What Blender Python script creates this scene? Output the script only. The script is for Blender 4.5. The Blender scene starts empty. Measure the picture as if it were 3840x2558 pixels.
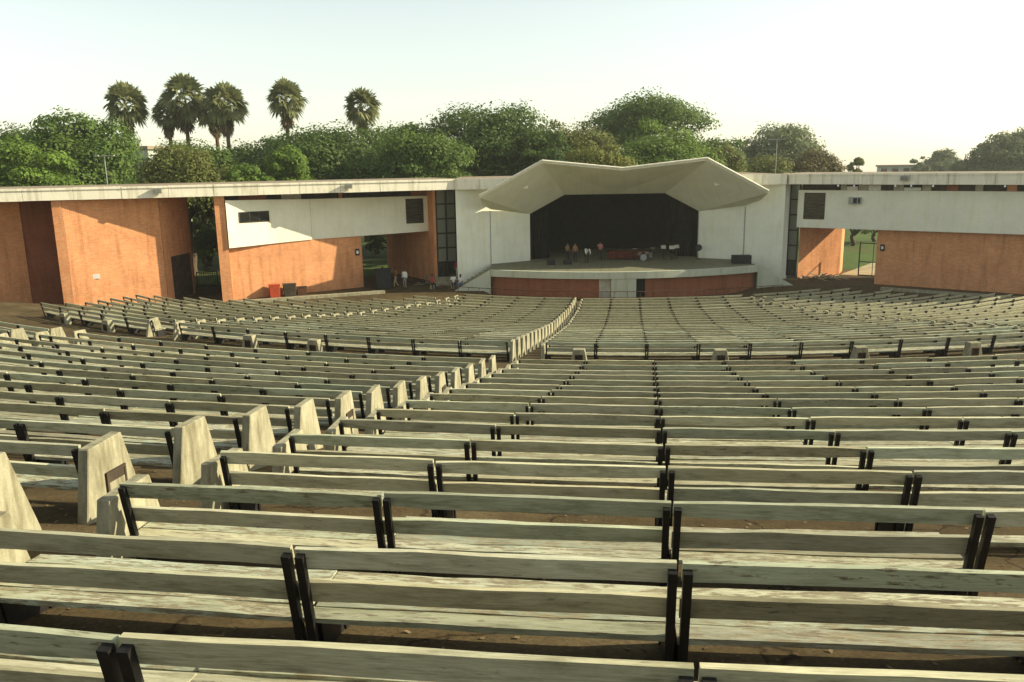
import bpy, bmesh, math, random
import numpy as np
from mathutils import Vector, Matrix
random.seed(7); rng = np.random.default_rng(7)
R = math.radians
sc = bpy.context.scene
COL = sc.collection

# ------------------------------------------------------------------ camera
# world frame: +Y is the axis of the seating, the camera stands among the top rows, 2.2 m above the paving
F_MM = 29.06
PITCH, ROLL, YAW = 12.2, 0.9, 6.5          # degrees
cam_d = bpy.data.cameras.new('camera'); cam = bpy.data.objects.new('camera', cam_d); COL.objects.link(cam)
cam_d.sensor_width = 36; cam_d.lens = F_MM; cam_d.clip_start = 0.1; cam_d.clip_end = 3000
fw = Vector((-math.sin(R(YAW))*math.cos(R(PITCH)), math.cos(R(YAW))*math.cos(R(PITCH)), -math.sin(R(PITCH))))
rt0 = Vector((math.cos(R(YAW)), math.sin(R(YAW)), 0)); up0 = rt0.cross(fw)
rt = rt0*math.cos(R(ROLL)) - up0*math.sin(R(ROLL)); up = rt.cross(fw)
CAM = Vector((0, 0, 11.4))
cam.matrix_world = Matrix(((rt.x, up.x, -fw.x, CAM.x), (rt.y, up.y, -fw.y, CAM.y), (rt.z, up.z, -fw.z, CAM.z), (0, 0, 0, 1)))
sc.camera = cam

# ------------------------------------------------------------------ sky, sun, exposure
HAZE = 0.00032
SUN_AZ, SUN_EL = 80.0, 26.0                # azimuth to the right of +Y
w = bpy.data.worlds.new('World'); sc.world = w; w.use_nodes = True
nt = w.node_tree; bg = nt.nodes['Background']
sky = nt.nodes.new('ShaderNodeTexSky'); sky.sky_type = 'NISHITA'; sky.sun_disc = False
sky.sun_elevation = R(SUN_EL); sky.sun_rotation = R(SUN_AZ)
sky.air_density = 1.0; sky.dust_density = 0.6; sky.ozone_density = 1.0; sky.altitude = 0
tint = nt.nodes.new('ShaderNodeMix'); tint.data_type = 'RGBA'; tint.blend_type = 'MULTIPLY'; tint.inputs[0].default_value = 1.0
tint.inputs[7].default_value = (1.01, 0.99, 0.86, 1)      # the old print's overall yellow-green cast
hs = nt.nodes.new('ShaderNodeHueSaturation'); hs.inputs['Saturation'].default_value = 0.52      # faded print: the whole sky paler
nt.links.new(sky.outputs[0], hs.inputs['Color']); nt.links.new(hs.outputs[0], tint.inputs[6]); nt.links.new(tint.outputs[2], bg.inputs[0]); bg.inputs[1].default_value = 0.114
sd = bpy.data.lights.new('sun', 'SUN'); sun = bpy.data.objects.new('sun', sd); COL.objects.link(sun)
sd.energy = 4.4; sd.angle = R(0.5); sd.color = (1.0, 0.90, 0.66)
sdir = Vector((math.sin(R(SUN_AZ))*math.cos(R(SUN_EL)), math.cos(R(SUN_AZ))*math.cos(R(SUN_EL)), math.sin(R(SUN_EL))))
sun.rotation_euler = sdir.to_track_quat('Z', 'Y').to_euler(); sun.location = (60, 10, 60)
sc.view_settings.view_transform = 'Standard'; sc.view_settings.look = 'None'
sc.view_settings.gamma = 1.0; sc.view_settings.use_curve_mapping = False
sc.view_settings.exposure = 0.95

# ------------------------------------------------------------------ materials
MATS = {}
def ramp(nt, fac, stops):
    r = nt.nodes.new('ShaderNodeValToRGB'); e = r.color_ramp.elements
    e[0].position, e[0].color = stops[0][0], (*stops[0][1], 1)
    e[1].position, e[1].color = stops[-1][0], (*stops[-1][1], 1)
    for p, c in stops[1:-1]:
        k = e.new(p); k.color = (*c, 1)
    nt.links.new(fac, r.inputs[0]); return r.outputs[0]
def noise(nt, vec, scale, detail=5, rough=.6, w=None):
    n = nt.nodes.new('ShaderNodeTexNoise'); n.inputs['Scale'].default_value = scale
    n.inputs['Detail'].default_value = detail; n.inputs['Roughness'].default_value = rough
    if w is not None: n.noise_dimensions = '4D'; nt.links.new(w, n.inputs['W'])
    nt.links.new(vec, n.inputs['Vector']); return n.outputs['Fac']
def mapping(nt, src, scale=(1, 1, 1)):
    m = nt.nodes.new('ShaderNodeMapping'); m.inputs['Scale'].default_value = scale
    nt.links.new(src, m.inputs[0]); return m.outputs[0]
def mixc(nt, fac, a, b, mode='MIX'):
    m = nt.nodes.new('ShaderNodeMix'); m.data_type = 'RGBA'; m.blend_type = mode
    for s, v in ((m.inputs[0], fac), (m.inputs[6], a), (m.inputs[7], b)):
        if isinstance(v, (int, float)): s.default_value = v
        elif isinstance(v, tuple): s.default_value = (*v, 1)
        else: nt.links.new(v, s)
    return m.outputs[2]
def base(name, rough=.8, spec=.25, metal=0.):
    m = bpy.data.materials.new(name); m.use_nodes = True; MATS[name] = m
    p = m.node_tree.nodes['Principled BSDF']; p.inputs['Roughness'].default_value = rough
    p.inputs['Specular IOR Level'].default_value = spec; p.inputs['Metallic'].default_value = metal
    return m, m.node_tree, p
def bump(nt, p, h, strength=.3, dist=.01):
    b = nt.nodes.new('ShaderNodeBump'); b.inputs['Strength'].default_value = strength; b.inputs['Distance'].default_value = dist
    nt.links.new(h, b.inputs['Height']); nt.links.new(b.outputs[0], p.inputs['Normal'])
def coord(nt, which='Object'):
    return nt.nodes.new('ShaderNodeTexCoord').outputs[which]
def obj_rand(nt, mul=40.):
    o = nt.nodes.new('ShaderNodeObjectInfo'); m = nt.nodes.new('ShaderNodeMath'); m.operation = 'MULTIPLY'
    m.inputs[1].default_value = mul; nt.links.new(o.outputs['Random'], m.inputs[0]); return m.outputs[0], o.outputs['Random']

def plain(name, c, var=.25, scale=3., rough=.8, spec=.25, metal=0., bmp=.0, which='Object'):
    m, nt, p = base(name, rough, spec, metal)
    n = noise(nt, coord(nt, which), scale)
    lo = tuple(x*(1-var) for x in c); hi = tuple(min(1, x*(1+var)) for x in c)
    nt.links.new(ramp(nt, n, [(.3, lo), (.7, hi)]), p.inputs['Base Color'])
    if bmp: bump(nt, p, noise(nt, coord(nt, which), scale*8), bmp)
    return m

def wood(name, stops, peel, flake=.5, xs=4.2):
    """weathered painted plank: grain runs along local x, paint peels in long flakes"""
    m, nt, p = base(name, .75, .2)
    w_, rnd = obj_rand(nt); c = coord(nt)
    grain = noise(nt, mapping(nt, c, (xs, 30, 30)), 3.2, 9, .7, w_)
    patch = noise(nt, mapping(nt, c, (xs*1.15, 11, 11)), 2.6, 8, .7, w_)
    broad = noise(nt, mapping(nt, c, (2.2, 3, 3)), 1.3, 3, .5, w_)
    paint = ramp(nt, broad, stops)
    shade = nt.nodes.new('ShaderNodeMapRange'); shade.inputs[3].default_value = .70; shade.inputs[4].default_value = 1.18
    nt.links.new(rnd, shade.inputs[0])
    mul = nt.nodes.new('ShaderNodeCombineColor')
    for k in range(3): nt.links.new(shade.outputs[0], mul.inputs[k])
    paint = mixc(nt, 1., paint, mul.outputs[0], 'MULTIPLY')
    wn = nt.nodes.new('ShaderNodeTexWhiteNoise'); wn.noise_dimensions = '1D'; nt.links.new(w_, wn.inputs['W'])
    paint = mixc(nt, 1., paint, ramp(nt, wn.outputs['Value'], [(.0, (.80, .76, .68)), (.25, (1.0, .98, .90)), (.6, (1.0, 1.0, 1.0)), (.85, (.90, 1.0, .98)), (1., (1.12, 1.12, 1.06))]), 'MULTIPLY')
    g2 = ramp(nt, grain, [(.3, (.62, .6, .55)), (.62, (1.05, 1.04, 1.0))])
    paint = mixc(nt, 1., paint, g2, 'MULTIPLY')
    mould = noise(nt, mapping(nt, c, (xs*.8, 7, 7)), 1.7, 7, .7, w_)
    paint = mixc(nt, 1., paint, ramp(nt, mould, [(.30, (.50, .50, .44)), (.50, (1, 1, 1))]), 'MULTIPLY')
    bare = ramp(nt, grain, [(.35, peel[0]), (.65, peel[1])])
    fac = ramp(nt, patch, [(flake, (0, 0, 0)), (flake+.05, (1, 1, 1))])
    nt.links.new(mixc(nt, fac, paint, bare), p.inputs['Base Color'])
    bump(nt, p, grain, .55, .006)
    return m
wood('board_paint', [(.3, (.52, .50, .355)), (.55, (.60, .585, .425)), (.75, (.63, .635, .49))], [(.16, .13, .08), (.36, .32, .22)], .62)
wood('seat_paint', [(.3, (.34, .345, .25)), (.52, (.47, .47, .36)), (.75, (.36, .42, .34))], [(.13, .10, .055), (.34, .30, .19)], .49)
wood('worn_board', [(.3, (.42, .40, .28)), (.7, (.54, .52, .38))], [(.10, .08, .05), (.24, .20, .13)], .56)

m, nt, p = base('concrete', .9, .15)
wv, rnd = obj_rand(nt); c = coord(nt)
n1 = noise(nt, c, 2.2, 6, .65, wv); n2 = noise(nt, mapping(nt, c, (6, 6, 1.0)), 1.6, 5, .6, wv); n3 = noise(nt, c, 60, 3, .6, wv)
cc = ramp(nt, n1, [(.3, (.26, .24, .16)), (.52, (.35, .325, .215)), (.72, (.42, .39, .27))])
cc = mixc(nt, 1., cc, ramp(nt, n2, [(.34, (.55, .53, .47)), (.56, (1, 1, 1))]), 'MULTIPLY')
cc = mixc(nt, 1., cc, ramp(nt, n3, [(.3, (.85, .85, .85)), (.7, (1.08, 1.08, 1.08))]), 'MULTIPLY')
nt.links.new(cc, p.inputs['Base Color']); bump(nt, p, n3, .4, .006)

m, nt, p = base('paving', .95, .1)
c = coord(nt)
a = noise(nt, c, .35, 6, .6); b_ = noise(nt, c, 26, 4, .7); d_ = noise(nt, c, 2.1, 5, .65)
pc = ramp(nt, a, [(.3, (.072, .053, .026)), (.55, (.104, .076, .037)), (.75, (.15, .118, .066))])
pc = mixc(nt, 1., pc, ramp(nt, b_, [(.3, (.62, .6, .58)), (.68, (1.22, 1.2, 1.15))]), 'MULTIPLY')
pc = mixc(nt, 1., pc, ramp(nt, d_, [(.3, (.68, .68, .7)), (.6, (1.05, 1.05, 1.05))]), 'MULTIPLY')
vo = nt.nodes.new('ShaderNodeTexVoronoi'); vo.feature = 'DISTANCE_TO_EDGE'; vo.inputs['Scale'].default_value = .42
wob = nt.nodes.new('ShaderNodeVectorMath'); wob.operation = 'ADD'; nz = nt.nodes.new('ShaderNodeTexNoise'); nz.inputs['Scale'].default_value = 1.6; nz.inputs['Detail'].default_value = 5
nt.links.new(c, nz.inputs['Vector']); nt.links.new(c, wob.inputs[0]); nt.links.new(nz.outputs['Color'], wob.inputs[1]); nt.links.new(wob.outputs[0], vo.inputs['Vector'])
pc = mixc(nt, 1., pc, ramp(nt, vo.outputs['Distance'], [(.0, (.32, .30, .28)), (.016, (1, 1, 1))]), 'MULTIPLY')
nt.links.new(pc, p.inputs['Base Color']); bump(nt, p, b_, .6, .01)

m, nt, p = base('grass', .95, .1)
c = coord(nt); a = noise(nt, c, .12, 6, .6); b_ = noise(nt, c, 3.5, 5, .7)
gc = ramp(nt, a, [(.32, (.11, .10, .04)), (.5, (.075, .115, .028)), (.7, (.10, .145, .035))])
gc = mixc(nt, 1., gc, ramp(nt, b_, [(.3, (.6, .6, .6)), (.7, (1.25, 1.25, 1.2))]), 'MULTIPLY')
nt.links.new(gc, p.inputs['Base Color'])

def brick(name, c1, c2, mortar):
    m, nt, p = base(name, .9, .12)
    uv = coord(nt, 'UV')
    t = nt.nodes.new('ShaderNodeTexBrick'); t.inputs['Scale'].default_value = 1.
    t.inputs['Brick Width'].default_value = .25; t.inputs['Row Height'].default_value = .082; t.inputs['Mortar Size'].default_value = .011
    t.inputs['Color1'].default_value = (*c1, 1); t.inputs['Color2'].default_value = (*c2, 1); t.inputs['Mortar'].default_value = (*mortar, 1)
    nt.links.new(uv, t.inputs['Vector'])
    n1 = noise(nt, uv, .55, 6, .65); n2 = noise(nt, mapping(nt, uv, (2.4, .22, 1)), 1., 5, .6)
    c = mixc(nt, 1., t.outputs['Color'], ramp(nt, n1, [(.3, (.86, .82, .78)), (.68, (1.08, 1.07, 1.04))]), 'MULTIPLY')
    c = mixc(nt, 1., c, ramp(nt, n2, [(.28, (.72, .66, .6)), (.5, (1, 1, 1))]), 'MULTIPLY')
    nt.links.new(c, p.inputs['Base Color']); bump(nt, p, t.outputs['Fac'], -.5, .008)
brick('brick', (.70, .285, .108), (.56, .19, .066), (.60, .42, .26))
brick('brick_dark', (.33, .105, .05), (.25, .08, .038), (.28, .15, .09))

def stained(name, c, streak=.75):
    m, nt, p = base(name, .8, .2)
    uv = coord(nt, 'UV')
    n1 = noise(nt, uv, .5, 6, .6); n2 = noise(nt, mapping(nt, uv, (1.6, .16, 1)), 1.6, 6, .62); n3 = noise(nt, uv, 9, 5, .6)
    cc = ramp(nt, n1, [(.3, tuple(x*.86 for x in c)), (.7, c)])
    cc = mixc(nt, 1., cc, ramp(nt, n2, [(.30, (streak, streak*.97, streak*.86)), (.5, (1, 1, 1))]), 'MULTIPLY')
    cc = mixc(nt, 1., cc, ramp(nt, n3, [(.3, (.92, .92, .90)), (.7, (1.03, 1.03, 1.03))]), 'MULTIPLY')
    nt.links.new(cc, p.inputs['Base Color'])
stained('white_wall', (.87, .87, .73), .93); stained('white_band', (.84, .82, .67), .95)
stained('fascia', (.84, .79, .64), .68); stained('canopy_paint', (.76, .75, .60), .95)
stained('stage_rim', (.52, .54, .42), .8); stained('stage_floor', (.20, .19, .12), .8); stained('roof_felt', (.30, .24, .17), .7)
plain('sand', (.38, .31, .18), .25, .8, .95, .1)
plain('steel', (.011, .009, .008), .5, 14, .55, .35)
plain('black_cloth', (.012, .013, .012), .3, 2, .95, .05)
plain('dark_wall', (.05, .042, .03), .35, 1.2, .9, .1)
plain('dark_timber', (.06, .045, .03), .4, 2., .85, .15)
plain('pale_board', (.45, .42, .33), .3, 2., .8, .2)
plain('amp_black', (.015, .015, .016), .3, 6, .6, .3)
plain('red_paint', (.42, .06, .02), .25, 5, .5, .4)
plain('sign_white', (.75, .73, .66), .1, 5, .6, .3)
plain('rust', (.10, .045, .022), .4, 9, .8, .2)
plain('pole_grey', (.30, .30, .28), .2, 5, .6, .3)
plain('bark', (.10, .075, .05), .4, 6, .95, .1)
plain('palm_trunk', (.13, .075, .04), .35, 9, .95, .1)
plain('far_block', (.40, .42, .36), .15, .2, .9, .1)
plain('red_cloth', (.10, .022, .014), .3, 3, .9, .1)
plain('drum_shell', (.16, .14, .11), .3, 5, .4, .5)
plain('lamp_white', (.8, .8, .74), .05, 5, .3, .5)
m, nt, p = base('glass', .06, .6); p.inputs['Base Color'].default_value = (.16, .17, .13, 1); p.inputs['Roughness'].default_value = .12
m, nt, p = base('glass_dark', .1, .5); p.inputs['Base Color'].default_value = (.012, .014, .012, 1)
def leafmat(name, lo, hi, trans=.25):
    m, nt, p = base(name, .65, .2)
    at = nt.nodes.new('ShaderNodeAttribute'); at.attribute_name = 'tint'
    c = ramp(nt, at.outputs['Fac'], [(0, lo), (1, hi)])
    nt.links.new(c, p.inputs['Base Color'])
    tr = nt.nodes.new('ShaderNodeBsdfTranslucent'); nt.links.new(mixc(nt, .5, c, tuple(x*1.2 for x in hi)), tr.inputs[0])
    mx = nt.nodes.new('ShaderNodeMixShader'); mx.inputs[0].default_value = trans
    nt.links.new(p.outputs[0], mx.inputs[1]); nt.links.new(tr.outputs[0], mx.inputs[2])
    nt.links.new(mx.outputs[0], nt.nodes['Material Output'].inputs[0])
leafmat('leaf_mid', (0.062, 0.108, 0.024), (0.13, 0.195, 0.038), .32)
leafmat('leaf_dark', (0.048, 0.085, 0.02), (0.105, 0.158, 0.034), .32)
leafmat('leaf_bright', (0.085, 0.145, 0.022), (0.165, 0.245, 0.04), .32)
leafmat('leaf_olive', (0.092, 0.112, 0.026), (0.175, 0.188, 0.05), .32)
leafmat('leaf_yellow', (0.11, 0.125, 0.022), (0.205, 0.215, 0.048), .32)
leafmat('leaf_russet', (0.075, 0.072, 0.022), (0.165, 0.135, 0.05))
leafmat('leaf_red', (0.11, 0.035, 0.014), (0.22, 0.07, 0.025))
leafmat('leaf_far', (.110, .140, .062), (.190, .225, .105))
leafmat('palm_green', (.10, .12, .04), (.26, .265, .115), .2)
leafmat('palm_dead', (.11, .075, .04), (.22, .16, .085), .1)

# ------------------------------------------------------------------ mesh helpers
class MB:
    def __init__(s): s.v = []; s.f = []; s.mi = []
    def add(s, vs, fs, mi=0):
        o = len(s.v); s.v += [tuple(v) for v in vs]; s.f += [tuple(i+o for i in f) for f in fs]; s.mi += [mi]*len(fs); return s
    def box(s, lo, hi, mi=0, M=None):
        x0, y0, z0 = lo; x1, y1, z1 = hi
        vs = [(x0,y0,z0),(x1,y0,z0),(x1,y1,z0),(x0,y1,z0),(x0,y0,z1),(x1,y0,z1),(x1,y1,z1),(x0,y1,z1)]
        if M is not None: vs = [tuple(M @ Vector(v)) for v in vs]
        return s.add(vs, [(0,3,2,1),(4,5,6,7),(0,1,5,4),(1,2,6,5),(2,3,7,6),(3,0,4,7)], mi)
    def prism(s, poly, z0, z1, mi=0):
        """poly counter-clockwise in plan; z0/z1 number or list"""
        n = len(poly); a = sum(poly[i][0]*poly[(i+1)%n][1]-poly[(i+1)%n][0]*poly[i][1] for i in range(n))
        Z0 = z0 if isinstance(z0, (list, tuple)) else [z0]*n; Z1 = z1 if isinstance(z1, (list, tuple)) else [z1]*n
        idx = list(range(n)) if a > 0 else list(range(n))[::-1]
        vs = [(*poly[i], Z0[i]) for i in idx] + [(*poly[i], Z1[i]) for i in idx]
        fs = [tuple(range(n))[::-1], tuple(range(n, 2*n))] + [(i, (i+1)%n, n+(i+1)%n, n+i) for i in range(n)]
        return s.add(vs, fs, mi)
    def tube(s, a, b, r0, r1=None, n=8, mi=0, caps=True):
        a = Vector(a); b = Vector(b); r1 = r0 if r1 is None else r1; d = (b-a).normalized()
        x = d.orthogonal().normalized(); y = d.cross(x); vs = []
        for c, r in ((a, r0), (b, r1)):
            vs += [tuple(c + r*(math.cos(2*math.pi*k/n)*x + math.sin(2*math.pi*k/n)*y)) for k in range(n)]
        fs = [(k, (k+1)%n, n+(k+1)%n, n+k) for k in range(n)]
        if caps: fs += [tuple(range(n))[::-1], tuple(range(n, 2*n))]
        return s.add(vs, fs, mi)
    def mesh(s, name, mats, smooth=False):
        me = bpy.data.meshes.new(name); me.from_pydata(s.v, [], s.f)
        for m in (mats if isinstance(mats, (list, tuple)) else [mats]): me.materials.append(MATS[m])
        if len(set(s.mi)) > 1: me.polygons.foreach_set('material_index', s.mi)
        uv = me.uv_layers.new(name='uv'); me.calc_loop_triangles()
        for pg in me.polygons:
            n = pg.normal
            if abs(n.z) > .85: tu, tv = Vector((1,0,0)), Vector((0,1,0))
            else:
                tu = Vector((-n.y, n.x, 0)).normalized(); tv = Vector((0,0,1)) if abs(n.z) < .3 else n.cross(tu)
            for li in pg.loop_indices:
                co = me.vertices[me.loops[li].vertex_index].co; uv.data[li].uv = (co.dot(tu), co.dot(tv))
        if smooth: me.polygons.foreach_set('use_smooth', [True]*len(me.polygons))
        me.update(); return me
    def build(s, name, mats, parent=None, smooth=False):
        return link(name, s.mesh(name, mats, smooth), parent)
def link(name, data, parent=None):
    o = bpy.data.objects.new(name, data); COL.objects.link(o)
    if parent is not None: o.parent = parent
    return o
def tag(o, label=None, cat=None, group=None, kind=None):
    if label: o['label'] = label
    if cat: o['category'] = cat
    if group: o['group'] = group
    if kind: o['kind'] = kind
    return o
def empty(name, loc=(0,0,0), rz=0., label=None, cat=None, group=None):
    o = link(name, None); o.location = loc; o.rotation_euler.z = rz; o.empty_display_size = .2
    return tag(o, label, cat, group)
def bevel(me, off, seg=1):
    bm = bmesh.new(); bm.from_mesh(me)
    bmesh.ops.bevel(bm, geom=bm.edges[:], offset=off, segments=seg, affect='EDGES', clamp_overlap=True)
    bm.to_mesh(me); bm.free(); return me

# ------------------------------------------------------------------ ground: a bowl of seating, terraces by the wings, park beyond
QC = 92.0                                   # centre of the curved rows, behind the stage
PQ = [-60, -12, 0, 3.27, 4.96, 8.35, 13.4, 20.2, 25.3, 28.7, 33.5, 39.7, 47.3, 55.8, 62, 92]
PZ = [14.4, 11.1, 9.20, 8.58, 8.15, 7.47, 6.42, 5.05, 4.15, 3.65, 3.20, 2.32, 1.28, .58, .48, .48]
def prof(q): return np.interp(q, PQ, PZ)
L0 = np.array([-12.60, 69.86]); DL = np.array([-.8897, -.4565]); NL = np.array([-.4565, .8897])
R0 = np.array([15.17, 73.51]); DR = np.array([.8686, -.4955]); NR = np.array([.4955, .8686])
TERR = 1.0
def sstep(a, b, x): k = np.clip((x-a)/(b-a), 0, 1); return k*k*(3-2*k)
def wing_d(t, q): return (t-L0[0])*NL[0]+(q-L0[1])*NL[1], (t-R0[0])*NR[0]+(q-R0[1])*NR[1]
def H(t, q):
    rho = np.hypot(t, q-QC); b = prof(QC-rho)
    b = np.where(q > 75, .5, b)
    dl, dr = wing_d(t, q)
    wl = sstep(-7.0, -2.6, dl)*(t < 1); wr = sstep(-6.0, -2.6, dr)*(t >= 1)
    k = np.maximum(wl, wr); k = np.where((np.abs(t-1) < 11) & (q < 80), np.minimum(k, sstep(9.5, 13, np.abs(t-1))), k)
    side = sstep(46, 62, np.abs(t))
    z = b*(1-k)+TERR*k
    return z*(1-side)+TERR*side
def axis(lo, hi, step, far):
    a = list(np.arange(lo, hi+.01, step)); s = step
    while a[-1] < far: s *= 1.35; a.append(a[-1]+s)
    s = step
    while a[0] > -far: s *= 1.35; a.insert(0, a[0]-s)
    return np.array(a)
gx = axis(-60, 60, 1.0, 560); gy = axis(-16, 100, 1.0, 560)
TX, QY = np.meshgrid(gx, gy); ZZ = H(TX, QY)
ZZ = np.where(QY < -16, np.minimum(ZZ, 11.6), ZZ)
nx, ny = len(gx), len(gy)
V = np.stack([TX, QY, ZZ], -1).reshape(-1, 3)
I = np.arange(nx*ny).reshape(ny, nx)
Fq = np.stack([I[:-1,:-1], I[:-1,1:], I[1:,1:], I[1:,:-1]], -1).reshape(-1, 4)
me = bpy.data.meshes.new('ground'); me.from_pydata(V.tolist(), [], Fq.tolist())
cx = V[Fq].mean(1); dl, dr = wing_d(cx[:,0], cx[:,1])
park = ((dl > 10) & (cx[:,0] < 1)) | ((dr > 10) & (cx[:,0] >= 1)) | (np.abs(cx[:,0]) > 62) | (cx[:,1] < -20)
me.materials.append(MATS['paving']); me.materials.append(MATS['grass'])
me.polygons.foreach_set('material_index', park.astype(int)); me.polygons.foreach_set('use_smooth', [True]*len(me.polygons)); me.update()
tag(link('ground', me), 'brown gritty paving sloping down in a bowl to the stage, grass beyond', kind='structure')
def gz(t, q): return float(H(np.array(t, float), np.array(q, float)))

# ------------------------------------------------------------------ benches
def board(x, hy, hz):
    mb = MB(); mb.box((-.5, -hy, -hz), (.5, hy, hz)); return mb.mesh('board', x)
def plank_mesh(matn, hy, hz, seed):
    """a plank one unit long with slightly worn, uneven edges"""
    rs = np.random.default_rng(seed); n = 6; amp = rs.uniform(-.6, 1.3); mb = MB(); vs = []
    for k in range(n+1):
        x = -.5+k/n; j = rs.normal(0, .003, 4); sag = -.004*amp*math.sin(math.pi*k/n)
        e = .82 if k in (0, n) and rs.random() < .4 else 1.
        vs += [(x, -hy+j[0], -hz*e+sag+j[1]), (x, hy+j[1], -hz*e+sag+j[2]), (x, hy+j[2], hz*e+sag+j[3]), (x, -hy+j[3], hz*e+sag+j[0])]
    fs = [(0,1,2,3), tuple(4*n+i for i in (3,2,1,0))]
    for k in range(n):
        a = 4*k
        fs += [(a+i, a+4+i, a+4+(i+1)%4, a+(i+1)%4) for i in range(4)]
    mb.add(vs, fs); me = mb.mesh('plank', matn); return me
BB = [plank_mesh('board_paint', .018, .072, 10+k) for k in range(5)] + [plank_mesh('worn_board', .018, .07, 30)]
SP = [plank_mesh('seat_paint', .076, .02, 20+k) for k in range(5)] + [plank_mesh('worn_board', .075, .019, 31)]
LEAN = math.atan(.20/1.025)
def frame_mb(mb, x, mi=0):
    # rear post leaning back, seat bearer, front leg and a tapered web under the seat
    def bar(y0, z0, y1, z1, w, d):
        for_y = Vector((0, y1-y0, z1-z0)); ln = for_y.length; ang = math.atan2(-(y1-y0), z1-z0)
        M = Matrix.Translation((x, y0, z0)) @ Matrix.Rotation(ang, 4, 'X'); mb.box((-w/2, -d/2, 0), (w/2, d/2, ln), mi, M)
    bar(.02, -.14, -.18, .885, .054, .05)
    bar(.0, .333, .55, .333, .05, .04)
    bar(.56, -.26, .50, .325, .05, .045)
    mb.add([(x-.014,.14,-.2),(x-.014,.52,-.24),(x-.014,.46,.31),(x-.014,.06,.31),(x+.014,.14,-.2),(x+.014,.52,-.24),(x+.014,.46,.31),(x+.014,.06,.31)],
           [(0,3,2,1),(4,5,6,7),(0,1,5,4),(1,2,6,5),(2,3,7,6),(3,0,4,7)], mi)
fm = MB(); frame_mb(fm, 0); FRAME = fm.mesh('end_frame', 'steel')
def post_y(z): return .02-(z+.14)*(.20/1.025)
BOARDS = [(.86, .072), (.60, .08)]
SEAT_Y = [.0, .160, .320, .480]

# sections of the seating: (rows, angle of inner anchor edge, direction, far edge)
def rows_back(): return [88.95-1.695*k for k in range(16)]
def rows_front(): return [58.2-1.31*k for k in range(22)]
A2R, A2L, A3L, A3R = -20.6, -22.4, 19.6, 21.2       # aisle edges, degrees
def A1R(rho): return math.degrees((-.0541*rho+(.42 if rho > 60 else .7*(rho-28)/30))/rho)     # right edge of the main aisle
def A1L(rho): return math.degrees((-.0794*rho+(.85 if rho > 60 else .6*(rho-28)/30))/rho)     # left edge
spec = []          # (rho, s0, s1, block)
def ok_front(t, q):
    dl, dr = wing_d(t, q)
    return (dl < -5.2 or t > 1) and (dr < -4.2 or t < 1)
def lay(rho, a0, a1, L, block, row, check=None):
    s0 = math.radians(a0)*rho; s1 = math.radians(a1)*rho; sg = 1 if s1 > s0 else -1
    s = s0; k = 0
    while (s1-s)*sg > .55:
        e = s+sg*L
        if (s1-e)*sg < .6: e = s1
        if abs(e-s) > L*1.35: e = s+sg*L
        th = (s+e)/2/rho
        if check is None or all(check(rho*math.sin(x/rho), QC-rho*math.cos(x/rho)) for x in (s, e)):
            spec.append((rho, min(s, e), max(s, e), block, row, k+1))
        s = e; k += 1
        if k > 60: break
for i, rho in enumerate(rows_back()):
    lay(rho, A1R(rho), A3L, 2.38, 'upper centre', 16-i); lay(rho, A1L(rho), A2R, 2.3, 'upper left', 16-i); lay(rho, A2L, -43, 2.3, 'upper far left', 16-i)
for i, rho in enumerate(rows_front()):
    lay(rho, A1R(rho), A3L, 2.1, 'lower centre', i+1, ok_front); lay(rho, A1L(rho), A2R, 2.1, 'lower left', i+1, ok_front)
    lay(rho, A2L, -33-max(0, 56-rho)*1.1, 2.1, 'lower far left', i+1, ok_front); lay(rho, A3R, 54, 2.1, 'lower right', i+1, ok_front)
def cam_px(P):
    d = Vector(P)-CAM; z = d.dot(fw)
    if z < .5: return None
    k = 3840*F_MM/36/z
    return 1920+d.dot(rt)*k, 1279-d.dot(up)*k, z
def bench_tf(rho, s0, s1):
    th0, th1 = s0/rho, s1/rho; th = (th0+th1)/2
    p0 = Vector((rho*math.sin(th0), QC-rho*math.cos(th0), 0)); p1 = Vector((rho*math.sin(th1), QC-rho*math.cos(th1), 0))
    c = (p0+p1)/2; ln = (p1-p0).length; d = (p1-p0).normalized()
    rz = math.atan2(d.y, d.x); yv = Vector((-d.y, d.x, 0))
    g = c+yv*.22; z = gz(g.x, g.y)-.015
    return Vector((c.x, c.y, z)), rz, ln-.02
items = []
for rho, s0, s1, blk, row, pos in spec:
    loc, rz, ln = bench_tf(rho, s0, s1); vis = False; zz = None
    for xo in (-.5, 0, .5):
        p = cam_px(loc+Vector((math.cos(rz)*xo*ln, math.sin(rz)*xo*ln, .5)))
        if p and -60 < p[0] < 3900 and p[1] < 3600: vis = True; zz = p[2] if (zz is None or zz > 400) else zz
        elif p and zz is None and -1500 < p[0] < 5300 and p[1] < 4200: zz = p[2]+500      # just outside the frame: kept, but in the joined rows
    if zz is not None: items.append((zz, loc, rz, ln, blk, rho, row, pos))
items.sort(key=lambda a: a[0])
ORD = [''] + 'first second third fourth fifth sixth seventh eighth ninth tenth eleventh twelfth thirteenth fourteenth fifteenth sixteenth seventeenth eighteenth nineteenth twentieth'.split()
ORD += ['twenty-'+o for o in ORD[1:10]] + ['thirtieth'] + ['thirty-'+o for o in ORD[1:10]]
LBL = {'upper centre': ('right of the main aisle', 'above', 'benches of the upper middle block'),
       'upper left': ('left of the main aisle', 'above', 'benches of the upper left block'),
       'upper far left': ('beyond the second aisle', 'above', 'benches of the upper block by the wall'),
       'lower centre': ('right of the main aisle', 'below', 'benches of the lower middle block'),
       'lower left': ('left of the main aisle', 'below', 'benches of the lower left block'),
       'lower far left': ('beyond the second aisle', 'below', 'benches of the lower block by the wall'),
       'lower right': ('beyond the right aisle', 'below', 'benches of the lower right block')}
broken_done = False
far = MB()
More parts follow.
